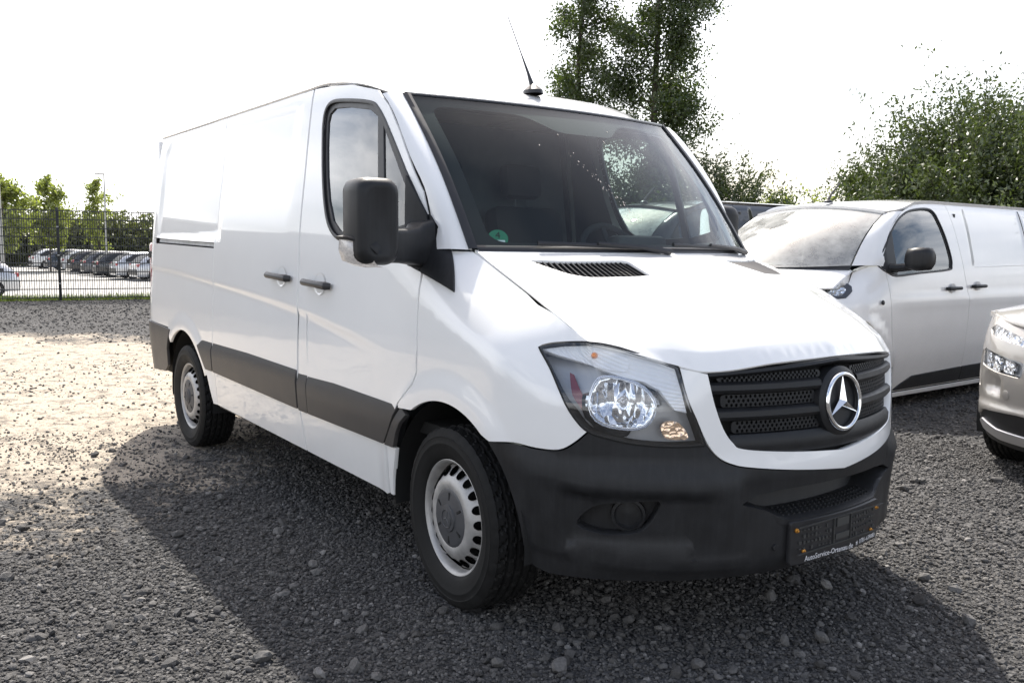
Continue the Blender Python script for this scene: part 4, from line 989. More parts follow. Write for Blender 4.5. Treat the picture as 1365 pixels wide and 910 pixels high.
P = np.zeros((len(A), 3)); P[:, :2] = A[:, :2]; P[:, 2] = [gz(x, y) for x, y in A[:, :2]]; P[:, 2] += A[:, 2]*rng.uniform(.02, .30, len(A))
me = bpy.data.meshes.new('gravel'); me.vertices.add(len(P)); me.vertices.foreach_set('co', P.ravel().astype(np.float32))
at = me.attributes.new('siz', 'FLOAT', 'POINT'); at.data.foreach_set('value', A[:, 2].astype(np.float32))
rot = np.stack([rng.normal(0, .35, len(A)), rng.normal(0, .35, len(A)), rng.uniform(0, 6.28, len(A))], 1).astype(np.float32)
at = me.attributes.new('rot', 'FLOAT_VECTOR', 'POINT'); at.data.foreach_set('vector', rot.ravel())
gv = link('gravel', me, STONE); tag(gv, 'loose dark grey gravel stones covering the yard', 'gravel', kind='stuff')
ng = bpy.data.node_groups.new('gravel_instances', 'GeometryNodeTree')
ng.interface.new_socket('Geometry', in_out='INPUT', socket_type='NodeSocketGeometry'); ng.interface.new_socket('Geometry', in_out='OUTPUT', socket_type='NodeSocketGeometry')
gi = ng.nodes.new('NodeGroupInput'); go = ng.nodes.new('NodeGroupOutput')
mtp = ng.nodes.new('GeometryNodeMeshToPoints'); ci = ng.nodes.new('GeometryNodeCollectionInfo'); ci.inputs['Collection'].default_value = stones; ci.inputs['Separate Children'].default_value = True; ci.inputs['Reset Children'].default_value = True
iop = ng.nodes.new('GeometryNodeInstanceOnPoints'); iop.inputs['Pick Instance'].default_value = True
na1 = ng.nodes.new('GeometryNodeInputNamedAttribute'); na1.data_type = 'FLOAT'; na1.inputs['Name'].default_value = 'siz'
na2 = ng.nodes.new('GeometryNodeInputNamedAttribute'); na2.data_type = 'FLOAT_VECTOR'; na2.inputs['Name'].default_value = 'rot'
lk(ng, gi.outputs[0], iop.inputs['Points']); lk(ng, ci.outputs[0], iop.inputs['Instance']); lk(ng, na1.outputs[0], iop.inputs['Scale'])
e2r = ng.nodes.new('FunctionNodeEulerToRotation'); lk(ng, na2.outputs[0], e2r.inputs[0]); lk(ng, e2r.outputs[0], iop.inputs['Rotation']); lk(ng, iop.outputs[0], go.inputs[0])
ng.nodes.remove(mtp)
gv.modifiers.new('stones', 'NODES').node_group = ng
# lot beyond the fence, lower by half a metre, with a grass bank
LOT = material('lot_asphalt', (.36, .35, .33), .9, var=.12, vscale=.6)
mesh('parking_lot', [(-21.6, -400, -.62), (-21.6, 400, -.62), (-400, 400, -.62), (-400, -400, -.62)], [[0, 3, 2, 1]], LOT, smooth=False)['kind'] = 'structure'
BANK = material('bank_soil', (.10, .12, .04), .95, var=.4, vscale=3)
mesh('grass_bank', [(-20.6, -60, .0), (-20.6, 60, .0), (-21.6, 60, -.62), (-21.6, -60, -.62)], [[0, 1, 2, 3]], BANK, smooth=False)['kind'] = 'structure'
# ================================================================== white van parked crosswise, and its black twin behind
def small_van(root, paint, dark):
    W_ = spline([.15, .3, .55, .9, 1.05, 1.2, 1.5, 1.75, 1.88, 1.93], [.90, .93, .955, .96, .95, .935, .875, .805, .75, .70])
    A_ = spline([.15, .3, .5, .75, .95, 1.1, 1.2], [.70, .76, .80, .78, .70, .52, .40])
    X1 = .10; L1 = 1.35
    def ch(s, z):
        y = W_(z); x = s
        if s > X1:
            tt = (s-X1)/L1*pi/2; x = X1+A_(z)*math.sin(tt); y *= math.cos(tt)
        if x > -.9 and z > 1.0: y -= .06*sst(1.0, 1.5, z)*max(0, (min(x, .3)+.9)/1.0)**2
        if x > -.2 and z > .85: y -= .16*sst(.85, 1.3, z)**2*sst(-.25, .35, x)
        if x < -4.1: y -= .12*(1-math.sqrt(max(0, 1-min(1, (-4.1-x)/.25)**2)))
        return x, -y, z
    ax_, ar, az = .23, .40, .33
    def ac(cx, r_, a0, a1, n=20): return [(cx+r_*math.cos(math.radians(lerp(a0, a1, i/n))), az+r_*math.sin(math.radians(lerp(a0, a1, i/n)))) for i in range(n+1)]
    def dsp(s, z):
        o = 0
        for cx in (ax_, -3.03):
            rr = math.hypot(s-cx, z-az)
            if rr < .62: o += .022*(1-sst(.47, .60, rr))
        if s < -1.5 and 1.25 < z < 1.9: o -= .012*sst(1.29, 1.32, z)*sst(1.87, 1.84, z)*sst(-1.72, -1.76, s)*sst(-2.95, -2.91, s) + .012*sst(1.29, 1.32, z)*sst(1.87, 1.84, z)*sst(-3.0, -3.04, s)*sst(-4.1, -4.06, s)
        o += .010*math.exp(-((z-.98)/.05)**2)*sst(-.1, -.5, s)
        return o
    pa = dict(side='B', disp=dsp, res=.06)
    dfr = [(-.205, 1.34), (-.182, 1.194), (-.215, .93), (-.25, .683), (-.30, .42), (-.335, .165)]
    drr = [(-1.42, 1.885), (-1.47, 1.60), (-1.53, 1.213), (-1.60, .95), (-1.60, .75), (-1.585, .611), (-1.572, .165)]
    frame = [(-.24, 1.47), (-.387, 1.655), (-.586, 1.79), (-.80, 1.86), (-1.1, 1.885)]
    win_ = smoothpoly([(-.120, 1.345), (-.125, 1.290), (-.20, 1.245), (-.325, 1.213), (-.70, 1.235), (-1.235, 1.262), (-1.300, 1.30), (-1.312, 1.385), (-1.27, 1.56), (-1.215, 1.70), (-1.16, 1.80), (-1.06, 1.835), (-.85, 1.825), (-.66, 1.79), (-.47, 1.70), (-.30, 1.55)], 3)
    dp = [(a+.004, b) for a, b in drr]+[(a-.004, b) for a, b in dfr[::-1]]+frame
    dr = panel('front_door', ch, dp, paint, root, holes=[win_], **pa)
    gl = shrink(win_, .955)
    panel('window_glass', ch, gl, SGLASS, dr, off=-.012, flange=False, side='B', res=.15)
    panel('window_seal', ch, win_, TRIM, dr, holes=[gl], off=-.006, side='B', res=.08, thick=.01)
    strip(ch, win_, .014, .004, 'seal_bead', TRIM, dr, closed=True, both=True)
    rr_ = -3.03
    side = [(a-.004, b) for a, b in drr[::-1]]+[(-2.6, 1.885), (-3.9, 1.885), (-4.30, 1.85), (-4.34, .45), (rr_-.46, .40)]+ac(rr_, ar, 170, 10)+[(-2.60, .165), (-2.0, .165)]
    sd = panel('body_side', ch, side, paint, root, **pa)
    strip(ch, [(-2.93, 1.87), (-2.95, 1.2), (-2.98, .75)], .005, .0, 'door_gap', BLACK, sd, both=True)
    strip(ch, [(-2.95, 1.29), (-4.2, 1.29)], .012, .0, 'rail_slot', BLACK, sd, both=True)
    strip(ch, [(-1.74, 1.285), (-2.9, 1.302)], .004, .0015, 'crease_line', paint, sd, both=True)
    fe = [(a+.004, b) for a, b in dfr[1:-1]]+[(-.165, .35)]+ac(ax_, ar, 178, 2)+[(.70, .40), (.80, .70), (.66, 1.0), (.50, 1.05), (.33, 1.095), (.345, 1.15), (.27, 1.20), (.17, 1.262), (.0, 1.31), (-.19, 1.33)]
    fn = panel('fender', ch, fe, paint, root, **pa)
    two(MB().lathe([(.022, .0), (.021, -.006), (.012, -.009), (0, -.009)], 14).xf(onface(ch, (-.06, .985), .012)), 'side_indicator', dark, fn[0])
    panel('sill_cladding', ch, fillet([(-.375, .178), (-.50, .237), (-.668, .295), (-1.565, .318), (-1.565, .178)], .02, 3), dark, root, off=.012, side='B', res=.06)
    panel('sill_cladding', ch, fillet([(-1.575, .178), (-1.575, .318), (-2.56, .33), (-2.60, .178)], .02, 3), dark, root, off=.012, side='B', res=.06)
    panel('sill', ch, [(-.33, .155), (-2.62, .155), (-2.62, .12), (-.34, .12)], paint, root, off=.02, side='B', res=.1)
    SCn = X1+L1
    panel('nose_panel', ch, [(.70, .40), (.80, .70), (.66, 1.0), (.50, 1.05), (.80, 1.10), (1.1, 1.08), (SCn, 1.07), (SCn, .62), (1.0, .60), (.95, .40)], paint, root, sym=True, res=.06)
    panel('bumper', ch, [(.63, .33), (.70, .40), (.95, .40), (1.0, .60), (SCn, .62), (SCn, .22), (.8, .22)], dark, root, sym=True, res=.07)
    for z in (.72, .82, .92): strip(ch, [(.98, z), (SCn-.01, z)], .035, .006, 'grille_bar', dark, root, both=True)
    lamp = [(.345, 1.085), (.325, 1.125), (.36, 1.15), (.46, 1.150), (.62, 1.12), (.80, 1.06), (.82, .98), (.60, 1.02), (.44, 1.03)]
    hl_ = panel('headlight', ch, lamp, LENS, root, off=.012, side='B', flange=False, res=.05)
    panel('lamp_housing', ch, lamp, TRIM, hl_, off=.004, side='B', res=.05)
    panel('lamp_reflector', ch, shrink(lamp, .55), FACET, hl_, off=.007, side='B', res=.04)
    # windscreen, hood, roof
    def wt(e): return -.62-.06*e*e+.22*(1-e*e), .77*e, 1.86-.055*e*e
    def cw(yn, v):
        e = abs(yn)/.8; s = 1 if yn >= 0 else -1; tx, ty, tz = (-.44, .70*e, 1.835-.065*e*e); bx0 = .62-.44*e**2; bul = .045*math.sin(pi*min(1, max(0, v)))
        tx = -.34-.10*e*e
        return lerp(bx0, tx, v)+bul*.6, s*lerp(.80*e, ty, v), lerp(1.275+.03*e*e, tz, v)+bul*.8
    wp_ = [(y_, 0) for y_ in np.linspace(-.79, .79, 16)]+[(.79, v) for v in np.linspace(.1, .9, 9)]+[(y_, 1) for y_ in np.linspace(.79, -.79, 16)]+[(-.79, v) for v in np.linspace(.9, .1, 9)]
    ws = panel('windscreen', cw, wp_, GLASS2, root, off=.002, flange=False, res=.1)[0]
    inn = fillet([(-.73, .07), (.73, .07), (.73, .96), (-.73, .96)], [.12, .12, .05, .05], 6)
    panel('frit_border', cw, wp_, TRIM, ws, holes=[inn], off=-.006, flange=False, res=.08)
    def chh(a, yn):
        v = a/.55; e = abs(yn)/.8; s = 1 if yn >= 0 else -1; bx0 = .62-.44*e**2; fx = .93-.46*e**2.6
        return lerp(bx0, fx, v), s*lerp(.80*e, .815*e, v), lerp(1.268-.004*e*e, 1.09+.03*e**2, v)+.035*math.sin(pi*min(1, max(0, v)))*(1-e**4)
    hd = panel('hood', chh, [(0, -.8), (.55, -.8), (.55, 0), (.55, .8), (0, .8), (0, 0)], paint, root, res=.08)[0]
    ft = smoothpoly([(-.12, 1.325), (.0, 1.31), (.17, 1.262), (.27, 1.20), (.345, 1.15), (.50, 1.12), (.62, 1.08)], 3, False)
    m = MB().rows([[Vector(chh(lerp(-.02, .55, i_/(len(ft)-1)), -.8))+Vector((0, .02, .0)), Vector(chh(lerp(-.02, .55, i_/(len(ft)-1)), -.8))-Vector((0, .004, .012)), Vector(ch(*q))+Vector((0, .012, -.01))] for i_, q in enumerate(ft)]); m.build('hood_corner', paint, root); m.mirror().build('hood_corner', paint, root)
    MB().rows([[Vector(cw(y_, .03))+Vector((0, 0, .003)), Vector(chh(-.01, y_))+Vector((0, 0, .008)), Vector(chh(.03, y_))-Vector((0, 0, .015))] for y_ in np.linspace(-.79, .79, 24)]).build('cowl', TRIM, root)
    pts = [Vector(cw(lerp(-.5, .1, q), .03))+Vector((.02, 0, .015)) for q in np.linspace(0, 1, 8)]
    MB().tube(pts, .010, 6).build('wiper', TRIM, root)
    zc = spline([-4.34, -4.1, -3.0, -1.8, -1.2, -.8, -.4, -.2], [1.90, 1.95, 1.965, 1.965, 1.945, 1.915, 1.845, 1.80])
    ze = spline([-4.34, -1.3, -.9, -.6, -.44, -.2], [1.885, 1.885, 1.87, 1.80, 1.78, 1.70])
    def cr_(a, yn):
        e = abs(yn)/.8; s = 1 if yn >= 0 else -1; x = lerp(-.34-.10*e*e, -4.33, a/3.9); z1, z0 = zc(x), ze(x)
        he = abs(ch(x, min(1.885, z0))[1]); k = sst(.35, 0, a); he = lerp(he, .70, k)
        return x, s*he*e, lerp(z0+(z1-z0)*(1-e**3), 1.835-.065*e*e, k**2)
    rpts = [(a, -.8) for a in np.linspace(0, 3.9, 30)]+[(3.9, 0)]+[(a, .8) for a in np.linspace(3.9, 0, 30)]+[(0, y_) for y_ in np.linspace(.7, -.7, 11)]
    rf_ = panel('roof', cr_, rpts, paint, root, res=.09, thick=.03)[0]
    # A pillar loft
    fx = spline([1.30, 1.34, 1.47, 1.655, 1.79, 1.83], [-.19, -.205, -.24, -.387, -.586, -.68])
    rows = []
    for i in range(13):
        z = lerp(1.30, 1.80, i/12); a = Vector(cw(-.80, i/12)); b_ = Vector(ch(fx(z)+.004, z))
        rows.append([a+Vector((-.02, .03, -.02))]+[a.lerp(b_, j/6)+Vector((.4, -.8, .3))*.02*math.sin(pi*j/6) for j in range(7)]+[b_+Vector((-.01, .03, 0))])
    m = MB().rows(rows); m.build('windscreen_pillar', paint, root, angle=60); m.mirror().build('windscreen_pillar', paint, root, angle=60)
    for c in ((-1.275, 1.088), (-1.765, 1.10)):
        pts = [Vector(ch(c[0]+dx, c[1]))+Vector((0, -o_, 0)) for dx, o_ in ((-.13, .012), (-.11, .034), (0, .042), (.11, .034), (.13, .012))]
        m = MB().tube(pts, [.014, .017, .016, .018, .014], 10)
        par = dr if c[0] > -1.5 else sd
        m.build('handle', dark, par[0]); m.mirror().build('handle', dark, par[1])
        panel('handle_dish', ch, [(c[0]+.06*math.cos(a), c[1]+.045*math.sin(a)) for a in np.linspace(0, 2*pi, 17)[:-1]], paint, par, off=.012, disp=lambda s, z, c=c: -.012*max(0, 1-math.hypot((s-c[0])/.06, (z-c[1])/.045)**2), side='B', res=.02, flange=False)
    # mirrors
    def sect(y_, x0, x1, z0, z1, rad, n=6):
        o = []
        for (cx, cz, a0) in ((x1-rad, z1-rad, 0), (x0+rad, z1-rad, pi/2), (x0+rad, z0+rad, pi), (x1-rad, z0+rad, 1.5*pi)):
            for k in range(n): a = a0+pi/2*k/(n-1); o.append(Vector((cx+rad*math.cos(a), y_, cz+rad*math.sin(a))))
        return o
    mrows = [sect(-1.02, -.40, -.27, 1.30, 1.43, .05), sect(-1.04, -.42, -.25, 1.275, 1.46, .06), sect(-1.12, -.43, -.24, 1.265, 1.47, .06), sect(-1.21, -.42, -.27, 1.275, 1.465, .06), sect(-1.235, -.40, -.30, 1.31, 1.43, .045), sect(-1.238, -.36, -.34, 1.36, 1.38, .008)]
    mh = MB().rows(mrows, closed=True, caps=True); arm = MB().tube([(-.26, -.88, 1.285), (-.29, -.95, 1.285), (-.32, -1.06, 1.30)], [.045, .038, .036], 10)
    for q in (0, 1):
        e = bpy.data.objects.new('door_mirror', None); COL.objects.link(e); e.parent = root
        if q: mh.mirror(); arm.mirror()
        mh.build('housing', dark, e, angle=60); arm.build('mirror_arm', dark, e)
    panel('mirror_base', ch, fillet([(-.135, 1.335), (-.14, 1.285), (-.22, 1.245), (-.34, 1.222), (-.36, 1.60), (-.30, 1.54)], .01, 3), TRIM, root, off=.004, side='B', res=.05)
    # antenna
    MB().lathe([(.04, 0), (.036, -.015), (.018, -.03), (0, -.034)], 14).xf(Matrix(((1.5, 0, 0, -.62), (0, 0, 1, 0), (0, -1, 0, 1.900), (0, 0, 0, 1)))).build('antenna_base', TRIM, root)
    MB().tube([(-.62, 0, 1.93), (-.66, 0, 1.98), (-.80, 0, 2.10)], [.014, .010, .007], 8).build('antenna_mast', TRIM, root)
    # wheels and housings
    for cx in (ax_, -3.03):
        for s in (-1, 1):
            rows = [[Vector((cx+.40*math.cos(a), s*y_, az+.40*math.sin(a))) for a in np.linspace(-.4, pi+.4, 22)] for y_ in (.93, .55)]
            MB().rows(rows).build('wheel_housing', BLACK, root, fix=False)
            wh = bpy.data.objects.new('wheel', None); COL.objects.link(wh); wh.parent = root; wh.location = (cx, s*.80, az); wh.rotation_euler = (0, 0, 0 if s < 0 else pi); wh.scale = (.965, .95, .965)
            for ch_ in wheel0.children:
                if ch_.name.split('.')[0] in ('tyre', 'rim', 'rim_flange', 'rim_barrel', 'hub_cap', 'brake_disc'):
                    c2 = ch_.copy(); COL.objects.link(c2); c2.parent = wh
    MB().box((-1.6, 0, .26), (4.6, 1.1, .12), bev=.02).build('underbody', BLACK, root)
    MB().box((-4.36, 0, 1.05), (.05, 1.62, 1.5), bev=.02).build('tailgate', paint, root)
    MB().box((-1.52, 0, 1.1), (.03, 1.6, 1.4)).build('partition', DASHM, root)
    MB().box((-.6, 0, .55), (1.9, 1.7, .05)).build('cab_floor', BLACK, root)
    m = MB().rows([[Vector((.55-.4*(abs(y_)/.8)**2, y_, 1.24)), Vector((.1, y_, 1.25)), Vector((-.12, y_, 1.22)), Vector((-.15, y_, .8))] for y_ in np.linspace(-.78, .78, 15)])
    m.build('dashboard', DASHM, root, fix=False)
    for y_ in (-.40, .40):
        st_ = bpy.data.objects.new('seat', None); COL.objects.link(st_); st_.parent = root; st_.location = (-.95, y_, .50)
        MB().box((0, 0, .22), (.5, .5, .2), bev=.05).build('cushion', SEATM, st_); MB().box((-.26, 0, .58), (.15, .48, .65), rot=Matrix.Rotation(math.radians(-12), 3, 'Y'), bev=.05).build('backrest', SEATM, st_)
        MB().box((-.34, 0, 1.02), (.10, .26, .18), bev=.04).build('headrest', SEATM, st_)
WHITE2 = material('white_paint_dusty', (.80, .79, .775), .32, coat=1, var=.03, vscale=3, dirt=(.40, .36, .31), dirtz=(.1, 1.0, .30))
BLKP = material('black_paint', (.012, .012, .014), .28, coat=1)
vb = thing('compact_van', 'dusty white panel van with dark mirrors parked crosswise beside the large van', 'van', (-2.46, 4.40, -.08), -pi/2)
small_van(vb, WHITE2, PLAST)
vd = thing('compact_van', 'black van almost hidden behind the dusty white van, only its roof edge showing', 'van', (-5.35, 4.75, -.04), -pi/2); vd.scale = (1, 1, 1.035)
for ch_ in list(vb.children):
    c2 = ch_.copy(); COL.objects.link(c2); c2.parent = vd
    def swap(o, src):
        if src.material_slots and src.material_slots[0].material == WHITE2:
            o.material_slots[0].link = 'OBJECT'; o.material_slots[0].material = BLKP
    swap(c2, ch_)
    for g2 in list(ch_.children):
        c3_ = g2.copy(); COL.objects.link(c3_); c3_.parent = c2; swap(c3_, g2)
# ================================================================== beige crossover at the edge of the frame
BEIGE = material('champagne_paint', (.40, .378, .35), .32, metal=.45, coat=1)
su = thing('crossover_car', 'champagne crossover car with stacked lamps and silver chin trim facing the yard', 'car', (.86, 3.50, -.035), -pi/2)
def crossover(root):
    W_ = spline([.2, .35, .6, .85, .98, 1.05], [.84, .885, .90, .885, .86, .84]); A_ = spline([.2, .3, .42, .6, .8, .95, 1.02], [.52, .60, .645, .66, .64, .56, .48])
    X1 = .20; L1 = 1.20; SCn = X1+L1
    def ch(s, z):
        y = W_(z); x = s
        if s > X1: tt = (s-X1)/L1*pi/2; x = X1+A_(z)*math.sin(tt); y *= math.cos(tt)
        if x < -3.1: y -= .16*(1-math.sqrt(max(0, 1-min(1, (-3.1-x)/.42)**2)))
        return x, -y, z
    az, ar = .335, .375
    def ac(cx, a0, a1, n=18): return [(cx+ar*math.cos(math.radians(lerp(a0, a1, i/n))), az+ar*math.sin(math.radians(lerp(a0, a1, i/n)))) for i in range(n+1)]
    def dsp(s, z):
        o = 0
        # raised flare under the headlamp, tuck below
        o += .02*sst(.50, .60, s)*sst(.50, .44, z)*sst(.30, .36, z)
        o -= .045*sst(.62, .72, s)*sst(.86, .80, s+0*(z))*sst(.50, .56, z)*sst(.66, .62, z)
        return o
    drl = [(.585, .915), (.66, .945), (.85, .915), (1.05, .87), (1.05, .835), (.88, .850), (.72, .872), (.62, .888)]
    lampp = fillet([(.555, .775), (.60, .795), (1.02, .745), (1.00, .655), (.80, .665), (.575, .69)], .02, 3)
    slot = fillet([(.505, .765), (.545, .785), (.565, .69), (.572, .60), (.555, .545), (.515, .555), (.500, .66)], .015, 3)
    up = [(.385, .36)]+ac(0, 2, 60, 14)[1:]+[(.30, .90), (.36, 1.02), (.62, 1.0), (.95, .97), (SCn, .96), (SCn, .42), (1.0, .44), (.66, .42), (.52, .36)]
    nose = panel('front_panel', ch, up, BEIGE, root, holes=[drl, lampp, slot], sym=True, disp=dsp, res=.04, thick=.03)
    d1 = panel('daytime_lamp', ch, drl, LENS, root, off=-.002, side='B', res=.04, flange=False); panel('lamp_reflector', ch, drl, FACET, d1, off=-.028, side='B', res=.03, flange=False)
    d2 = panel('headlight', ch, lampp, LENS, root, off=-.004, side='B', res=.05, flange=False); panel('lamp_housing', ch, lampp, LAMPD, d2, off=-.05, side='B', res=.05, flange=False)
    for k in range(3):
        s0 = .62+.13*k; panel('lamp_module', ch, fillet([(s0-.045, .675), (s0+.045, .668), (s0+.05, .765-.015*k), (s0-.04, .775-.012*k)], .012, 3), FACET, d2, off=-.022, side='B', res=.02, thick=.02)
    panel('air_slot', ch, slot, BLACK, root, off=-.03, side='B', res=.05, flange=False)
    panel('lower_bumper', ch, [(.385, .355), (.52, .352), (.66, .412), (1.0, .432), (SCn, .412), (SCn, .20), (.9, .20), (.56, .22), (.40, .27)], PLAST, root, sym=True, res=.05)
    panel('chin_trim', ch, fillet([(.565, .332), (.62, .355), (.80, .315), (SCn-.02, .30), (SCn-.02, .245), (.80, .250), (.60, .285)], .012, 3), material('satin_silver', (.62, .62, .63), .3, metal=.8), root, side='B', off=.014, res=.05)
    panel('grille_bar', ch, [(1.05, .86), (SCn, .85), (SCn, .70), (1.08, .70)], BLACK, root, sym=True, off=.006, res=.06)
    two(MB().lathe([(.03, 0), (.03, -.003), (.027, -.004), (0, -.004)], 18).xf(onface(ch, (.90, .54), .0)), 'tow_cap', BEIGE, nose)
    sidep = ac(0, 60, 178, 14)+[(-.45, .25), (-1.9, .25)]+ac(-2.55, 178, 5, 18)[::-1][::-1][::-1] if False else ac(0, 60, 176, 14)+[(-.40, .22), (-2.15, .22)]+ac(-2.55, 4, 176, 18)+[(-3.0, .30), (-3.45, .30), (-3.50, .95), (-3.3, 1.04), (-.7, 1.02), (.30, .95)]
    sd = panel('body_side', ch, sidep, BEIGE, root, side='B', res=.08)
    for xx in (-.35, -1.35, -2.2): strip(ch, [(xx, 1.0), (xx-.02, .35)], .005, 0, 'door_gap', BLACK, sd, both=True)
    panel('sill_cladding', ch, [(-.40, .215), (-2.15, .215), (-2.2, .34), (-.36, .34)], PLAST, root, off=.012, side='B', res=.1)
    # hood, greenhouse
    def chh(a, yn):
        v = a/1.0; e = abs(yn)/.8; s = 1 if yn >= 0 else -1
        return lerp(-.25, .80-.50*e**2.6, v), s*lerp(.84*e, .86*e, v), lerp(1.05, .955+.055*e*e, v)+.045*math.sin(pi*min(1, max(0, v))**1.1)*(1-e**4)
    panel('hood', chh, [(0, -.8), (.5, -.8), (1, -.8), (1, -.4), (1, 0), (1, .4), (1, .8), (.5, .8), (0, .8), (0, 0)], BEIGE, root, res=.07, thick=.03)
    st = [(-.25, 1.05, .80), (-.55, 1.28, .76), (-.85, 1.45, .68), (-1.15, 1.54, .64), (-1.8, 1.57, .63), (-2.5, 1.54, .62), (-3.0, 1.44, .62), (-3.3, 1.22, .70), (-3.45, 1.04, .78)]
    rows = []
    for x, zt, wy in st:
        rows.append([Vector((x, q[0], q[1])) for q in ((-.855, 1.01), (-lerp(.855, wy, .9), lerp(1.01, zt-.05, .9)), (-wy+.06, zt-.012), (-wy*.5, zt), (0, zt+.006), (wy*.5, zt), (wy-.06, zt-.012), (lerp(.855, wy, .9), lerp(1.01, zt-.05, .9)), (.855, 1.01))])
    MB().rows(rows).build('roof', BEIGE, root, angle=50)
    wsr = []
    for k in range(3):
        x, zt, wy = st[k]; nrm = Vector((.5, 0, .85))
        wsr.append([Vector((x, y_, zt))+nrm*.012 for y_ in np.linspace(-wy+.09, wy-.09, 9)])
    MB().rows(wsr).build('windscreen', TRIM, root)
    for s in (-1, 1):
        g = []
        for x, f0 in ((-.62, .35), (-1.0, .9), (-1.6, .92), (-2.4, .9), (-2.85, .55)):
            zt = float(np.interp(-x, [-q[0] for q in st], [q[1] for q in st])); wy = float(np.interp(-x, [-q[0] for q in st], [q[2] for q in st]))
            top = min(zt-.05, lerp(1.01, zt-.05, f0)); g.append([Vector((x, s*(lerp(.855, wy, (z-1.01)/max(.05, zt-1.06))+.012), z)) for z in (1.05, top)])
        MB().rows(g).build('side_window', TRIM, root)
        MB().box((-.82, s*.97, 1.10), (.12, .20, .14), bev=.04).build('door_mirror', BEIGE, root)
    for cx in (0, -2.55):
        for s in (-1, 1):
            rows = [[Vector((cx+ar*math.cos(a), s*y_, az+ar*math.sin(a))) for a in np.linspace(-.3, pi+.3, 22)] for y_ in (.87, .50)]
            MB().rows(rows).build('wheel_housing', BLACK, root, fix=False)
            wh = bpy.data.objects.new('wheel', None); COL.objects.link(wh); wh.parent = root; wh.location = (cx, s*.765, az); wh.rotation_euler = (0, 0, 0 if s < 0 else pi); wh.scale = (.965, .95, .965)
            for ch_ in wheel0.children:
                if ch_.name.split('.')[0] in ('tyre', 'rim', 'rim_flange', 'rim_barrel', 'hub_cap', 'brake_disc'):
                    c2 = ch_.copy(); COL.objects.link(c2); c2.parent = wh
    MB().box((-1.4, 0, .26), (3.9, 1.0, .12), bev=.02).build('underbody', BLACK, root)
    MB().box((-3.5, 0, .68), (.12, 1.5, .75), bev=.04).build('tailgate', BEIGE, root)
crossover(su)
# ================================================================== fence
FEN = material('fence_coating', (.022, .026, .028), .5)
GALV = material('galvanised', (.35, .35, .34), .5, metal=.6)
fA = Vector((-20.12, -.17, 0)); fB = Vector((-19.45, 3.0, 0)); fd = (fB-fA).normalized(); fn_ = Vector((fd.y, -fd.x, 0))
f0 = fA+fd*1.22          # a post stands here
fence = thing('mesh_fence', 'dark double bar mesh fence closing the gravel yard', 'fence', tuple(f0))
fence.rotation_euler = (0, 0, math.atan2(fd.y, fd.x))
def fpanel():
    m = MB(); H = 2.03; Lp = 2.47
    n = int(Lp/.05)
    def bar(c, s): 
        x, y, z = c; a, b_, c_ = (q/2 for q in s)
        vs = [(x+i*a, y+j*b_, z+k*c_) for i in (-1, 1) for j in (-1, 1) for k in (-1, 1)]
        m.add(vs, [[0, 1, 3, 2], [4, 6, 7, 5], [0, 4, 5, 1], [2, 3, 7, 6], [0, 2, 6, 4], [1, 5, 7, 3]])
    for i in range(n+1): bar((.015+.05*i, 0, .05+H/2), (.014, .014, H))
    for j in range(11):
        for s in (-1, 1): bar((Lp/2+.015, s*.007, .07+.2*j), (Lp, .012, .022))
    return m
fp = None
for k in range(-4, 6):
    x0 = 2.5*k+.015
    if fp is None: fp = fpanel().build('mesh_panel', FEN, fence, smooth=False, fix=False); fp.location = (x0, 0, 0); o = fp; o['kind'] = 'stuff'
    else: o = fp.copy(); COL.objects.link(o); o.location = (x0, 0, 0)
    po = MB().box((2.5*k, .045, 1.06), (.06, .04, 2.14), bev=.004).build('post', FEN, fence); 
    MB().box((2.5*k, .045, 2.135), (.064, .044, .02), bev=.004).build('post_cap', FEN, po)
    for z in (.4, 1.05, 1.7): MB().box((2.5*k, -.005, z), (.05, .05, .03), bev=.004).build('clamp', GALV, po)
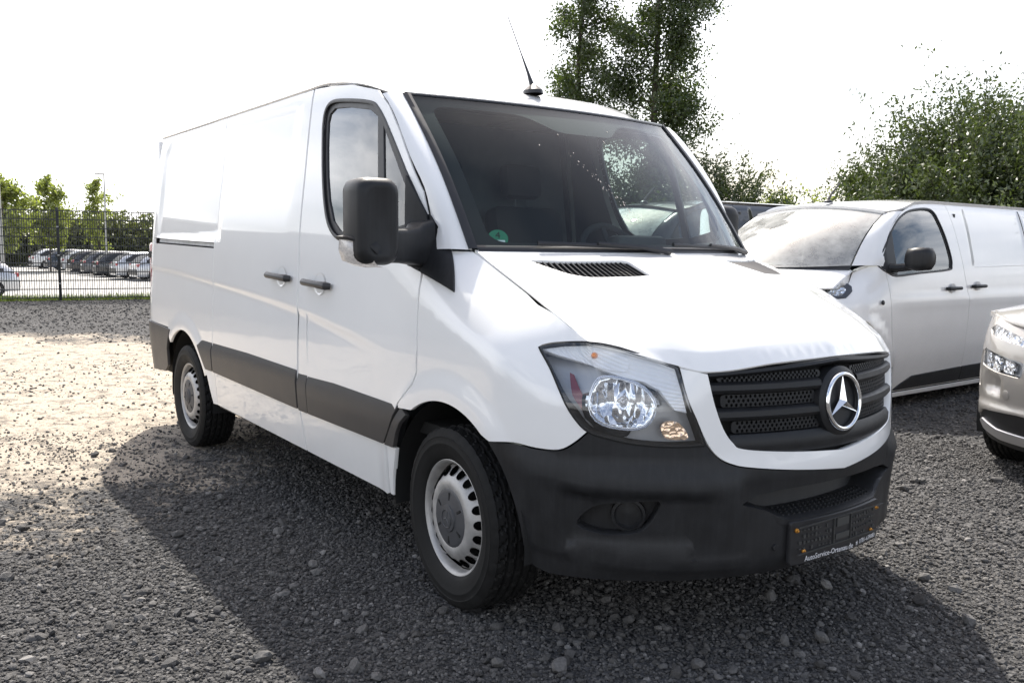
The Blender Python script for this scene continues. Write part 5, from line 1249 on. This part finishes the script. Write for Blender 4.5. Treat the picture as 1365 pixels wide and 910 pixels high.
# ================================================================== foliage
def leafmat(name, dark, light, trans=.35):
    m = bpy.data.materials.new(name); m.use_nodes = True; t = m.node_tree; t.nodes.clear()
    g = nd(t, 'ShaderNodeNewGeometry'); n = nd(t, 'ShaderNodeTexNoise', i={'Scale': .9, 'Detail': 3}); lk(t, g.outputs['Position'], n.inputs['Vector'])
    a = nd(t, 'ShaderNodeMath', operation='MULTIPLY', i={1: .55}); lk(t, g.outputs['Random Per Island'], a.inputs[0])
    s = nd(t, 'ShaderNodeMath', operation='MULTIPLY_ADD', i={1: .9, 2: -.2}); lk(t, n.outputs['Fac'], s.inputs[0])
    q = nd(t, 'ShaderNodeMath', operation='ADD', use_clamp=True); lk(t, a.outputs[0], q.inputs[0]); lk(t, s.outputs[0], q.inputs[1])
    mx = nd(t, 'ShaderNodeMix', data_type='RGBA'); mx.inputs['A'].default_value = (*dark, 1); mx.inputs['B'].default_value = (*light, 1); lk(t, q.outputs[0], mx.inputs['Factor'])
    df = nd(t, 'ShaderNodeBsdfDiffuse'); tr = nd(t, 'ShaderNodeBsdfTranslucent'); gl = nd(t, 'ShaderNodeBsdfGlossy', i={'Roughness': .35})
    lk(t, mx.outputs['Result'], df.inputs['Color'])
    br = nd(t, 'ShaderNodeMix', data_type='RGBA', blend_type='MULTIPLY', i={'Factor': 1.0}); br.inputs['B'].default_value = (1.5, 1.7, .6, 1); lk(t, mx.outputs['Result'], br.inputs['A']); lk(t, br.outputs['Result'], tr.inputs['Color'])
    m1 = nd(t, 'ShaderNodeMixShader', i={0: trans}); lk(t, df.outputs[0], m1.inputs[1]); lk(t, tr.outputs[0], m1.inputs[2])
    m2 = nd(t, 'ShaderNodeMixShader', i={0: .06}); lk(t, m1.outputs[0], m2.inputs[1]); lk(t, gl.outputs[0], m2.inputs[2])
    o = nd(t, 'ShaderNodeOutputMaterial'); lk(t, m2.outputs[0], o.inputs['Surface']); return m
LEAF_D = leafmat('leaf_dark', (.024, .038, .012), (.085, .112, .038), .3); LEAF_M = leafmat('leaf_mid', (.030, .042, .015), (.095, .12, .045), .22); LEAF_Y = leafmat('leaf_pale', (.11, .13, .035), (.27, .29, .09), .4)
BARK = material('bark', (.07, .055, .042), .9, var=.4, vscale=12)
def leaves(name, P, size, mat, parent, aspect=.45, seed=0, up=.0):
    rg = np.random.default_rng(seed); n = len(P)
    a = rg.normal(size=(n, 3)); a[:, 2] += up; a /= np.linalg.norm(a, axis=1)[:, None]
    b_ = rg.normal(size=(n, 3)); b_ -= (b_*a).sum(1)[:, None]*a; b_ /= np.linalg.norm(b_, axis=1)[:, None]
    c_ = np.cross(a, b_)
    s = size*rg.uniform(.6, 1.25, n)[:, None]
    V_ = np.empty((n, 4, 3)); V_[:, 0] = P-a*s*.5; V_[:, 1] = P+b_*s*aspect*.5+c_*s*.08; V_[:, 2] = P+a*s*.5; V_[:, 3] = P-b_*s*aspect*.5+c_*s*.08
    me = bpy.data.meshes.new(name); me.vertices.add(n*4); me.vertices.foreach_set('co', V_.ravel().astype(np.float32))
    me.loops.add(n*4); me.loops.foreach_set('vertex_index', np.arange(n*4, dtype=np.int32)); me.polygons.add(n); me.polygons.foreach_set('loop_start', np.arange(0, n*4, 4, dtype=np.int32))
    me.update(); me.validate(); return link(name, me, mat, parent)
def grow(pts, n, spread, rg, t0=.2):
    pts = np.array(pts); L = len(pts)-1; t = rg.uniform(t0, 1, n)*L; i = np.minimum(t.astype(int), L-1); f = (t-i)[:, None]
    return pts[i]*(1-f)+pts[i+1]*f+rg.normal(0, spread, (n, 3))
def tree(label, loc, H, rad, nl, leaf, mat, seed, group=None, name='broadleaf_tree', clear=.12, limbs=46, lean=.0):
    rg = np.random.default_rng(seed); root = thing(name, label, 'tree', loc, group=group)
    zz = np.linspace(0, H, 12); wob = np.cumsum(rg.normal(0, .05*H/12, (12, 2)), 0)*.6; wob[0] = 0
    tp = np.stack([wob[:, 0]+lean*zz, wob[:, 1], zz], 1)
    MB().tube([tuple(q) for q in tp], [.0085*H*(1-z/H)**.8+.010 for z in zz], 9).build('trunk', BARK, root)
    L = []; m = MB()
    for k in range(limbs):
        f = clear+(1-clear)*((k+rg.uniform(0, 1))/limbs); z0 = f*H*.97; b0 = np.array([np.interp(z0, zz, tp[:, j]) for j in range(3)])
        a = rg.uniform(0, 2*pi); g = rad*math.sin(pi*min(1, (f-clear)/(1-clear)*.86+.14))**.75*rg.uniform(.55, 1.12)
        rise = rg.uniform(.25, .75)*g
        tip = b0+np.array([g*math.cos(a), g*math.sin(a), rise]); mid = (b0+tip)/2+np.array([0, 0, -.05*g])+rg.normal(0, .06*g, 3)
        m.tube([tuple(b0), tuple(mid), tuple(tip)], [.0025*H*(1-f)+.010, .010, .004], 5)
        tw = [b0, mid, tip]; L.append(grow(tw, int(nl/limbs*.35), .12+.05*g, rg, .35))
        for j in range(7):
            f2 = rg.uniform(.3, 1); c0 = b0+(tip-b0)*f2; e = c0+rg.normal(0, .26*g+.08, 3)+np.array([0, 0, .08]); L.append(grow([c0, (c0+e)/2, e], int(nl/limbs*.65/7), .10+.02*g, rg, .2))
    tag(m.build('limbs', BARK, root), kind='stuff')
    P = np.concatenate(L); leaves('crown', P, leaf, mat, root, .62, seed)['kind'] = 'stuff'
    return root
def bush(label, loc, H, R_, nshoot, nleaf, leaf, mat, seed, name='wild_shrub', group=None, Ry=None):
    rg = np.random.default_rng(seed); root = thing(name, label, 'shrub', loc, group=group); Ry = Ry or R_
    L = []; m = MB()
    for k in range(nshoot):
        a = rg.uniform(0, 2*pi); q = math.sqrt(rg.uniform(0, 1)); b0 = np.array([R_*.45*q*math.cos(a), Ry*.45*q*math.sin(a), 0])
        h = H*(rg.uniform(.35, 1)**.6)*(1-.38*q**2)*rg.uniform(.82, 1.05); out = np.array([R_*q*math.cos(a), Ry*q*math.sin(a), 0])
        tip = np.array([out[0], out[1], h])+np.append(rg.normal(0, .1*R_, 2), 0); mid = b0*.45+tip*.45+np.array([0, 0, h*.14])
        if k % 3 == 0: m.tube([tuple(b0), tuple(mid), tuple(tip)], [.022, .012, .003], 4)
        n = int(nleaf/nshoot); L.append(grow([b0, mid, tip], int(n*.5), .06+.035*h, rg, .12)); L.append(grow([mid, tip], int(n*.25), .05, rg, .3))
        for j in range(4):
            f = rg.uniform(.2, .95); c0 = (b0*(1-f)+mid*f) if f < .5 else (mid*(1-f)+tip*f); e = c0+rg.normal(0, .22*R_*.6, 3)+np.array([0, 0, .2]); L.append(grow([c0, e], int(n*.25/4)+1, .07, rg, .1))
    P = np.concatenate(L); P = P[P[:, 2] > .02]
    tag(m.build('stems', BARK, root), kind='stuff'); leaves('foliage', P, leaf, mat, root, .42, seed, up=.6)['kind'] = 'stuff'
    return root
def at(px, dist):      # ground point under a picture column at a horizontal distance from the camera
    a = d.xy.to_3d().normalized(); x = (px-682.5)/1169.79
    v = (d+r2*x); v.z = 0; v.normalize(); return (CAM.x+v.x*dist, CAM.y+v.y*dist)
def gp(px, dist, z=-.08): q = at(px, dist); return (q[0], q[1], z)
tree('tall slender tree with thin straight trunk behind the large van', gp(766, 22), 10.5, 1.05, 42000, .078, LEAF_D, 21, 'tall trees behind the large van', limbs=52)
tree('tall dense tree with wide dark crown behind the large van', gp(862, 21), 11.5, 1.42, 82000, .078, LEAF_D, 23, 'tall trees behind the large van', limbs=64, lean=.01)
bush('large willow shrub with upright shoots behind the dusty white van', gp(1285, 15.5), 4.55, 2.2, 260, 150000, .075, LEAF_M, 31, group='shrubs along the yard edge')
bush('tall willow shrub beyond the tail of the dusty white van', gp(1400, 14.5), 3.9, 2.0, 180, 90000, .075, LEAF_M, 32, group='shrubs along the yard edge')
bush('shrub with sparse top shoots left of the large willow shrub', gp(1188, 15.5), 3.4, 1.2, 110, 36000, .072, LEAF_M, 33, group='shrubs along the yard edge')
bush('grey green shrub between the tall trees and the black van', gp(945, 19), 4.05, 1.5, 100, 34000, .085, LEAF_M, 34, group='shrubs along the yard edge')
bush('low yellow green hedge shrub beyond the black van', gp(1062, 23), 3.2, 2.3, 130, 40000, .09, LEAF_Y, 35, group='shrubs along the yard edge')
bush('low shrub at the foot of the hedge beyond the black van', gp(1005, 22), 3.0, 1.5, 90, 26000, .09, LEAF_Y, 38, group='shrubs along the yard edge')
bush('leafy shrub seen through the cab of the large van', gp(800, 18), 3.7, 2.0, 70, 9000, .09, LEAF_D, 36, group='shrubs along the yard edge')
bush('leafy shrub seen through the far side window of the large van', gp(880, 17), 3.5, 1.7, 60, 7000, .09, LEAF_D, 37, group='shrubs along the yard edge')
# ---- beyond the fence
far = [('bushy yellow green tree behind the fence post', 72, 66, 6.1, 1.5, 5200, .24, LEAF_Y, 41), ('thin airy tree beside the lamp post beyond the fence', 138, 66, 6.2, 1.25, 2400, .22, LEAF_Y, 42), ('broad yellow green tree behind the white pole', 12, 62, 5.9, 1.8, 5600, .24, LEAF_Y, 43)]
for lb, px, ds_, H, rad, nl, lf, mt, sd_ in far: tree(lb, gp(px, ds_, -.62), H, rad, nl, lf, mt, sd_, 'trees beyond the fence', limbs=30, clear=.22)
rg = np.random.default_rng(5); n = 60000
tt = rg.uniform(0, 1, n); hp_ = np.array([at(q, 82) for q in (-120, 0, 120, 240, 330)]); ti = tt*4; i = np.minimum(ti.astype(int), 3); f = (ti-i)[:, None]
xy = hp_[i]*(1-f)+hp_[i+1]*f; top = 3.7+.5*np.sin(tt*37)+.5*np.sin(tt*91+1)
P = np.column_stack([xy+rg.normal(0, 1.0, (n, 2)), -.6+top*rg.uniform(0, 1, n)**.8])
hg = leaves('hedge', P, .34, leafmat('leaf_hedge', (.055, .062, .028), (.15, .16, .07), .3), None, .6, 6); tag(hg, 'dark green hedge running behind the parked cars', 'hedge', kind='stuff')
# grass at the foot of the fence
n = 16000; u_ = rg.uniform(-10, 14, n); w_ = np.abs(rg.normal(.22, .22, n)); base = np.array([tuple(f0+fd*a-fn_*b_) for a, b_ in zip(u_, w_)]); hgt = rg.uniform(.05, .20, n)
V_ = np.empty((n, 3, 3)); ang = rg.uniform(0, 2*pi, n); dx = np.column_stack([np.cos(ang), np.sin(ang), 0*ang])*.010
base[:, 2] = np.where(base[:, 0] < -20.6, np.maximum(-.62, (base[:, 0]+20.6)*.62), -.01)
V_[:, 0] = base-dx; V_[:, 1] = base+dx; V_[:, 2] = base+np.column_stack([rg.normal(0, .05, n), rg.normal(0, .05, n), hgt])
me = bpy.data.meshes.new('grass'); me.from_pydata(V_.reshape(-1, 3).tolist(), [], np.arange(n*3).reshape(-1, 3).tolist())
tag(link('grass', me, leafmat('grass_blade', (.05, .08, .02), (.16, .19, .06), .3)), 'strip of rough grass along the foot of the fence', 'grass', kind='stuff')
# lamp posts
def lamp_post(label, loc, H):
    o = thing('lamp_post', label, 'lamp post', loc, group='lamp posts of the lot beyond the fence')
    MB().tube([(0, 0, 0), (0, 0, H*.5), (0, 0, H)], [.07, .055, .04], 10).build('pole', GALV, o)
    MB().box((.0, -.25, H), (.16, .55, .08), bev=.03).build('lamp_head', GALV, o)
lamp_post('slim grey lamp post beside the airy tree beyond the fence', gp(147, 58, -.62), 6.0)
lamp_post('pale pole with small head at the broad tree beyond the fence', gp(9, 40, -.62), 4.6)
# ================================================================== cars in the lot
def lot_car():
    root = thing('parked_car', 'car', 'car')
    stn = [(2.1, .62, .60), (1.9, .74, .76), (1.5, .80, .84), (1.0, .86, .87), (.75, .90, .88), (.0, .93, .88), (-1.0, .94, .88), (-1.7, .95, .86), (-2.0, .92, .80), (-2.15, .80, .70)]
    rows = []
    for x, zt, wy in stn:
        rows.append([Vector((x, s*q[0], q[1])) for s, q in [(-1, (wy*.92, .22)), (-1, (wy*.99, .35)), (-1, (wy, .58)), (-1, (wy*.975, zt-.10)), (-1, (wy*.90, zt-.01)), (-1, (wy*.5, zt+.03)), (1, (0, zt+.04)), (1, (wy*.5, zt+.03)), (1, (wy*.90, zt-.01)), (1, (wy*.975, zt-.10)), (1, (wy, .58)), (1, (wy*.99, .35)), (1, (wy*.92, .22))]])
    MB().rows(rows, caps=True).build('body', CARP, root, angle=45)
    g = [(1.0, .90, .76), (.55, 1.20, .70), (.15, 1.42, .60), (-.5, 1.47, .58), (-1.3, 1.42, .58), (-1.75, 1.20, .66), (-2.0, .94, .74)]
    rows = [[Vector((x, q[0], q[1])) for q in ((-.80, .90), (-wy-.02, zt-.06), (-wy+.1, zt), (0, zt+.02), (wy-.1, zt), (wy+.02, zt-.06), (.80, .90))] for x, zt, wy in g]
    MB().rows(rows).build('roof', CARP, root, angle=50)
    MB().rows([[Vector((x+.012, y_, zt+.012)) for y_ in np.linspace(-wy+.12, wy-.12, 5)] for x, zt, wy in g[:3]]).build('windscreen', TRIM, root)
    MB().rows([[Vector((x-.014, y_, zt+.014)) for y_ in np.linspace(-wy+.10, wy-.10, 5)] for x, zt, wy in g[4:]]).build('rear_window', TRIM, root)
    for s in (-1, 1):
        MB().rows([[Vector((x, s*(lerp(.80, wy+.02, k)+.014), lerp(.94, zt-.09, k))) for k in (0, 1)] for x, zt, wy in ((.70, 1.06, .76), (.2, 1.40, .60), (-.5, 1.47, .58), (-1.2, 1.42, .58), (-1.65, 1.16, .68))]).build('side_window', TRIM, root)
        MB().box((-2.06, s*.60, .80), (.16, .30, .16), bev=.03).build('tail_lamp', REDL, root); MB().box((1.93, s*.56, .64), (.2, .34, .14), bev=.03).build('headlight', REFL, root)
        MB().box((.55, s*.97, .98), (.12, .16, .12), bev=.03).build('door_mirror', CARP, root)
        for x in (1.32, -1.32):
            wh = bpy.data.objects.new('wheel', None); COL.objects.link(wh); wh.parent = root; wh.location = (x, s*.80, .31)
            MB().lathe([(.19, -s*-.10), (.26, s*.115), (.31, s*.09), (.31, -s*.09)], 24).build('tyre', RUBBER, wh); MB().lathe([(.0, s*.10), (.06, s*.11), (.19, s*.085), (.20, s*.11)], 10).build('rim', STEEL, wh)
    MB().box((-2.13, 0, .45), (.12, 1.4, .30), bev=.04).build('rear_bumper', PLAS2, root)
    MB().box((-2.165, 0, .62), (.02, .5, .11)).build('number_plate', PRINT, root)
    return root
CARP = material('car_paint_silver', (.55, .56, .58), .3, metal=.5, coat=1)
PCOL = {'silver': CARP, 'white': material('car_paint_white', (.78, .78, .78), .3, coat=1), 'black': material('car_paint_black', (.015, .015, .018), .25, coat=1), 'grey': material('car_paint_grey', (.10, .105, .115), .3, metal=.4, coat=1), 'blue': material('car_paint_blue', (.03, .045, .08), .3, coat=1)}
c0 = lot_car()
def put(o, x, y, rz, label): o.location = (x, y, -.62); o.rotation_euler = (0, 0, rz); o['label'] = label; o['group'] = 'cars in the lot beyond the fence'
def copycar(col):
    o = c0.copy(); COL.objects.link(o)
    for ch_ in c0.children:
        a = ch_.copy(); COL.objects.link(a); a.parent = o
        for g2 in ch_.children: b_ = g2.copy(); COL.objects.link(b_); b_.parent = a
        if a.material_slots and a.material_slots[0].material == CARP: a.material_slots[0].link = 'OBJECT'; a.material_slots[0].material = PCOL[col]
    return o
spots = [(-49, 10.6, 'silver', 'silver car second in the row from the van end beyond the fence'), (-52, 10.3, 'black', 'black car between the silver cars and the grey car beyond the fence'), (-55, 10.2, 'grey', 'dark grey car with black cars on either side beyond the fence'), (-58.5, 10.1, 'black', 'black car between the dark grey car and a white car'), (-62, 10.2, 'white', 'white car next to the black car in the row beyond the fence'), (-66, 10.0, 'blue', 'dark blue car between two white cars beyond the fence'), (-70.5, 9.6, 'white', 'white car at the far end of the row beyond the fence')]
put(c0, -46, 10.9, pi/2+.06, 'silver hatchback with spoked wheel at the near end of the row beyond the fence')
for x, y, c_, lb in spots: put(copycar(c_), x, y, pi/2+random.uniform(-.05, .05), lb)
put(copycar('silver'), -33.3, -.35, -pi/2+.12, 'silver car with red tail lamp close behind the fence, cut by the frame')

# ================================================================== low dark hall across the lot (outside the frame; it mirrors in the van's side)
hall = thing('industrial_hall', 'low dark grey industrial hall with flat roof and wide gate', 'building', (-36, -16, -.62), math.radians(20))
HALLM = material('hall_cladding', (.10, .115, .12), .6, var=.1, vscale=1)
MB().box((0, 0, 2.4), (9, 20, 4.8), bev=.05).build('wall', HALLM, hall)
rf2 = MB().box((0, 0, 4.88), (9.3, 20.3, .16), bev=.02).build('roof', material('hall_roof', (.30, .30, .30), .8), hall)
for y_ in (-6, 0, 6): MB().box((4.52, y_, 3.3), (.06, 3.4, 1.0), bev=.01).build('window', TRIM, hall)
MB().box((4.53, 8.2, 1.3), (.08, 2.6, 2.6), bev=.02).build('gate', material('hall_gate', (.45, .46, .47), .5), hall)
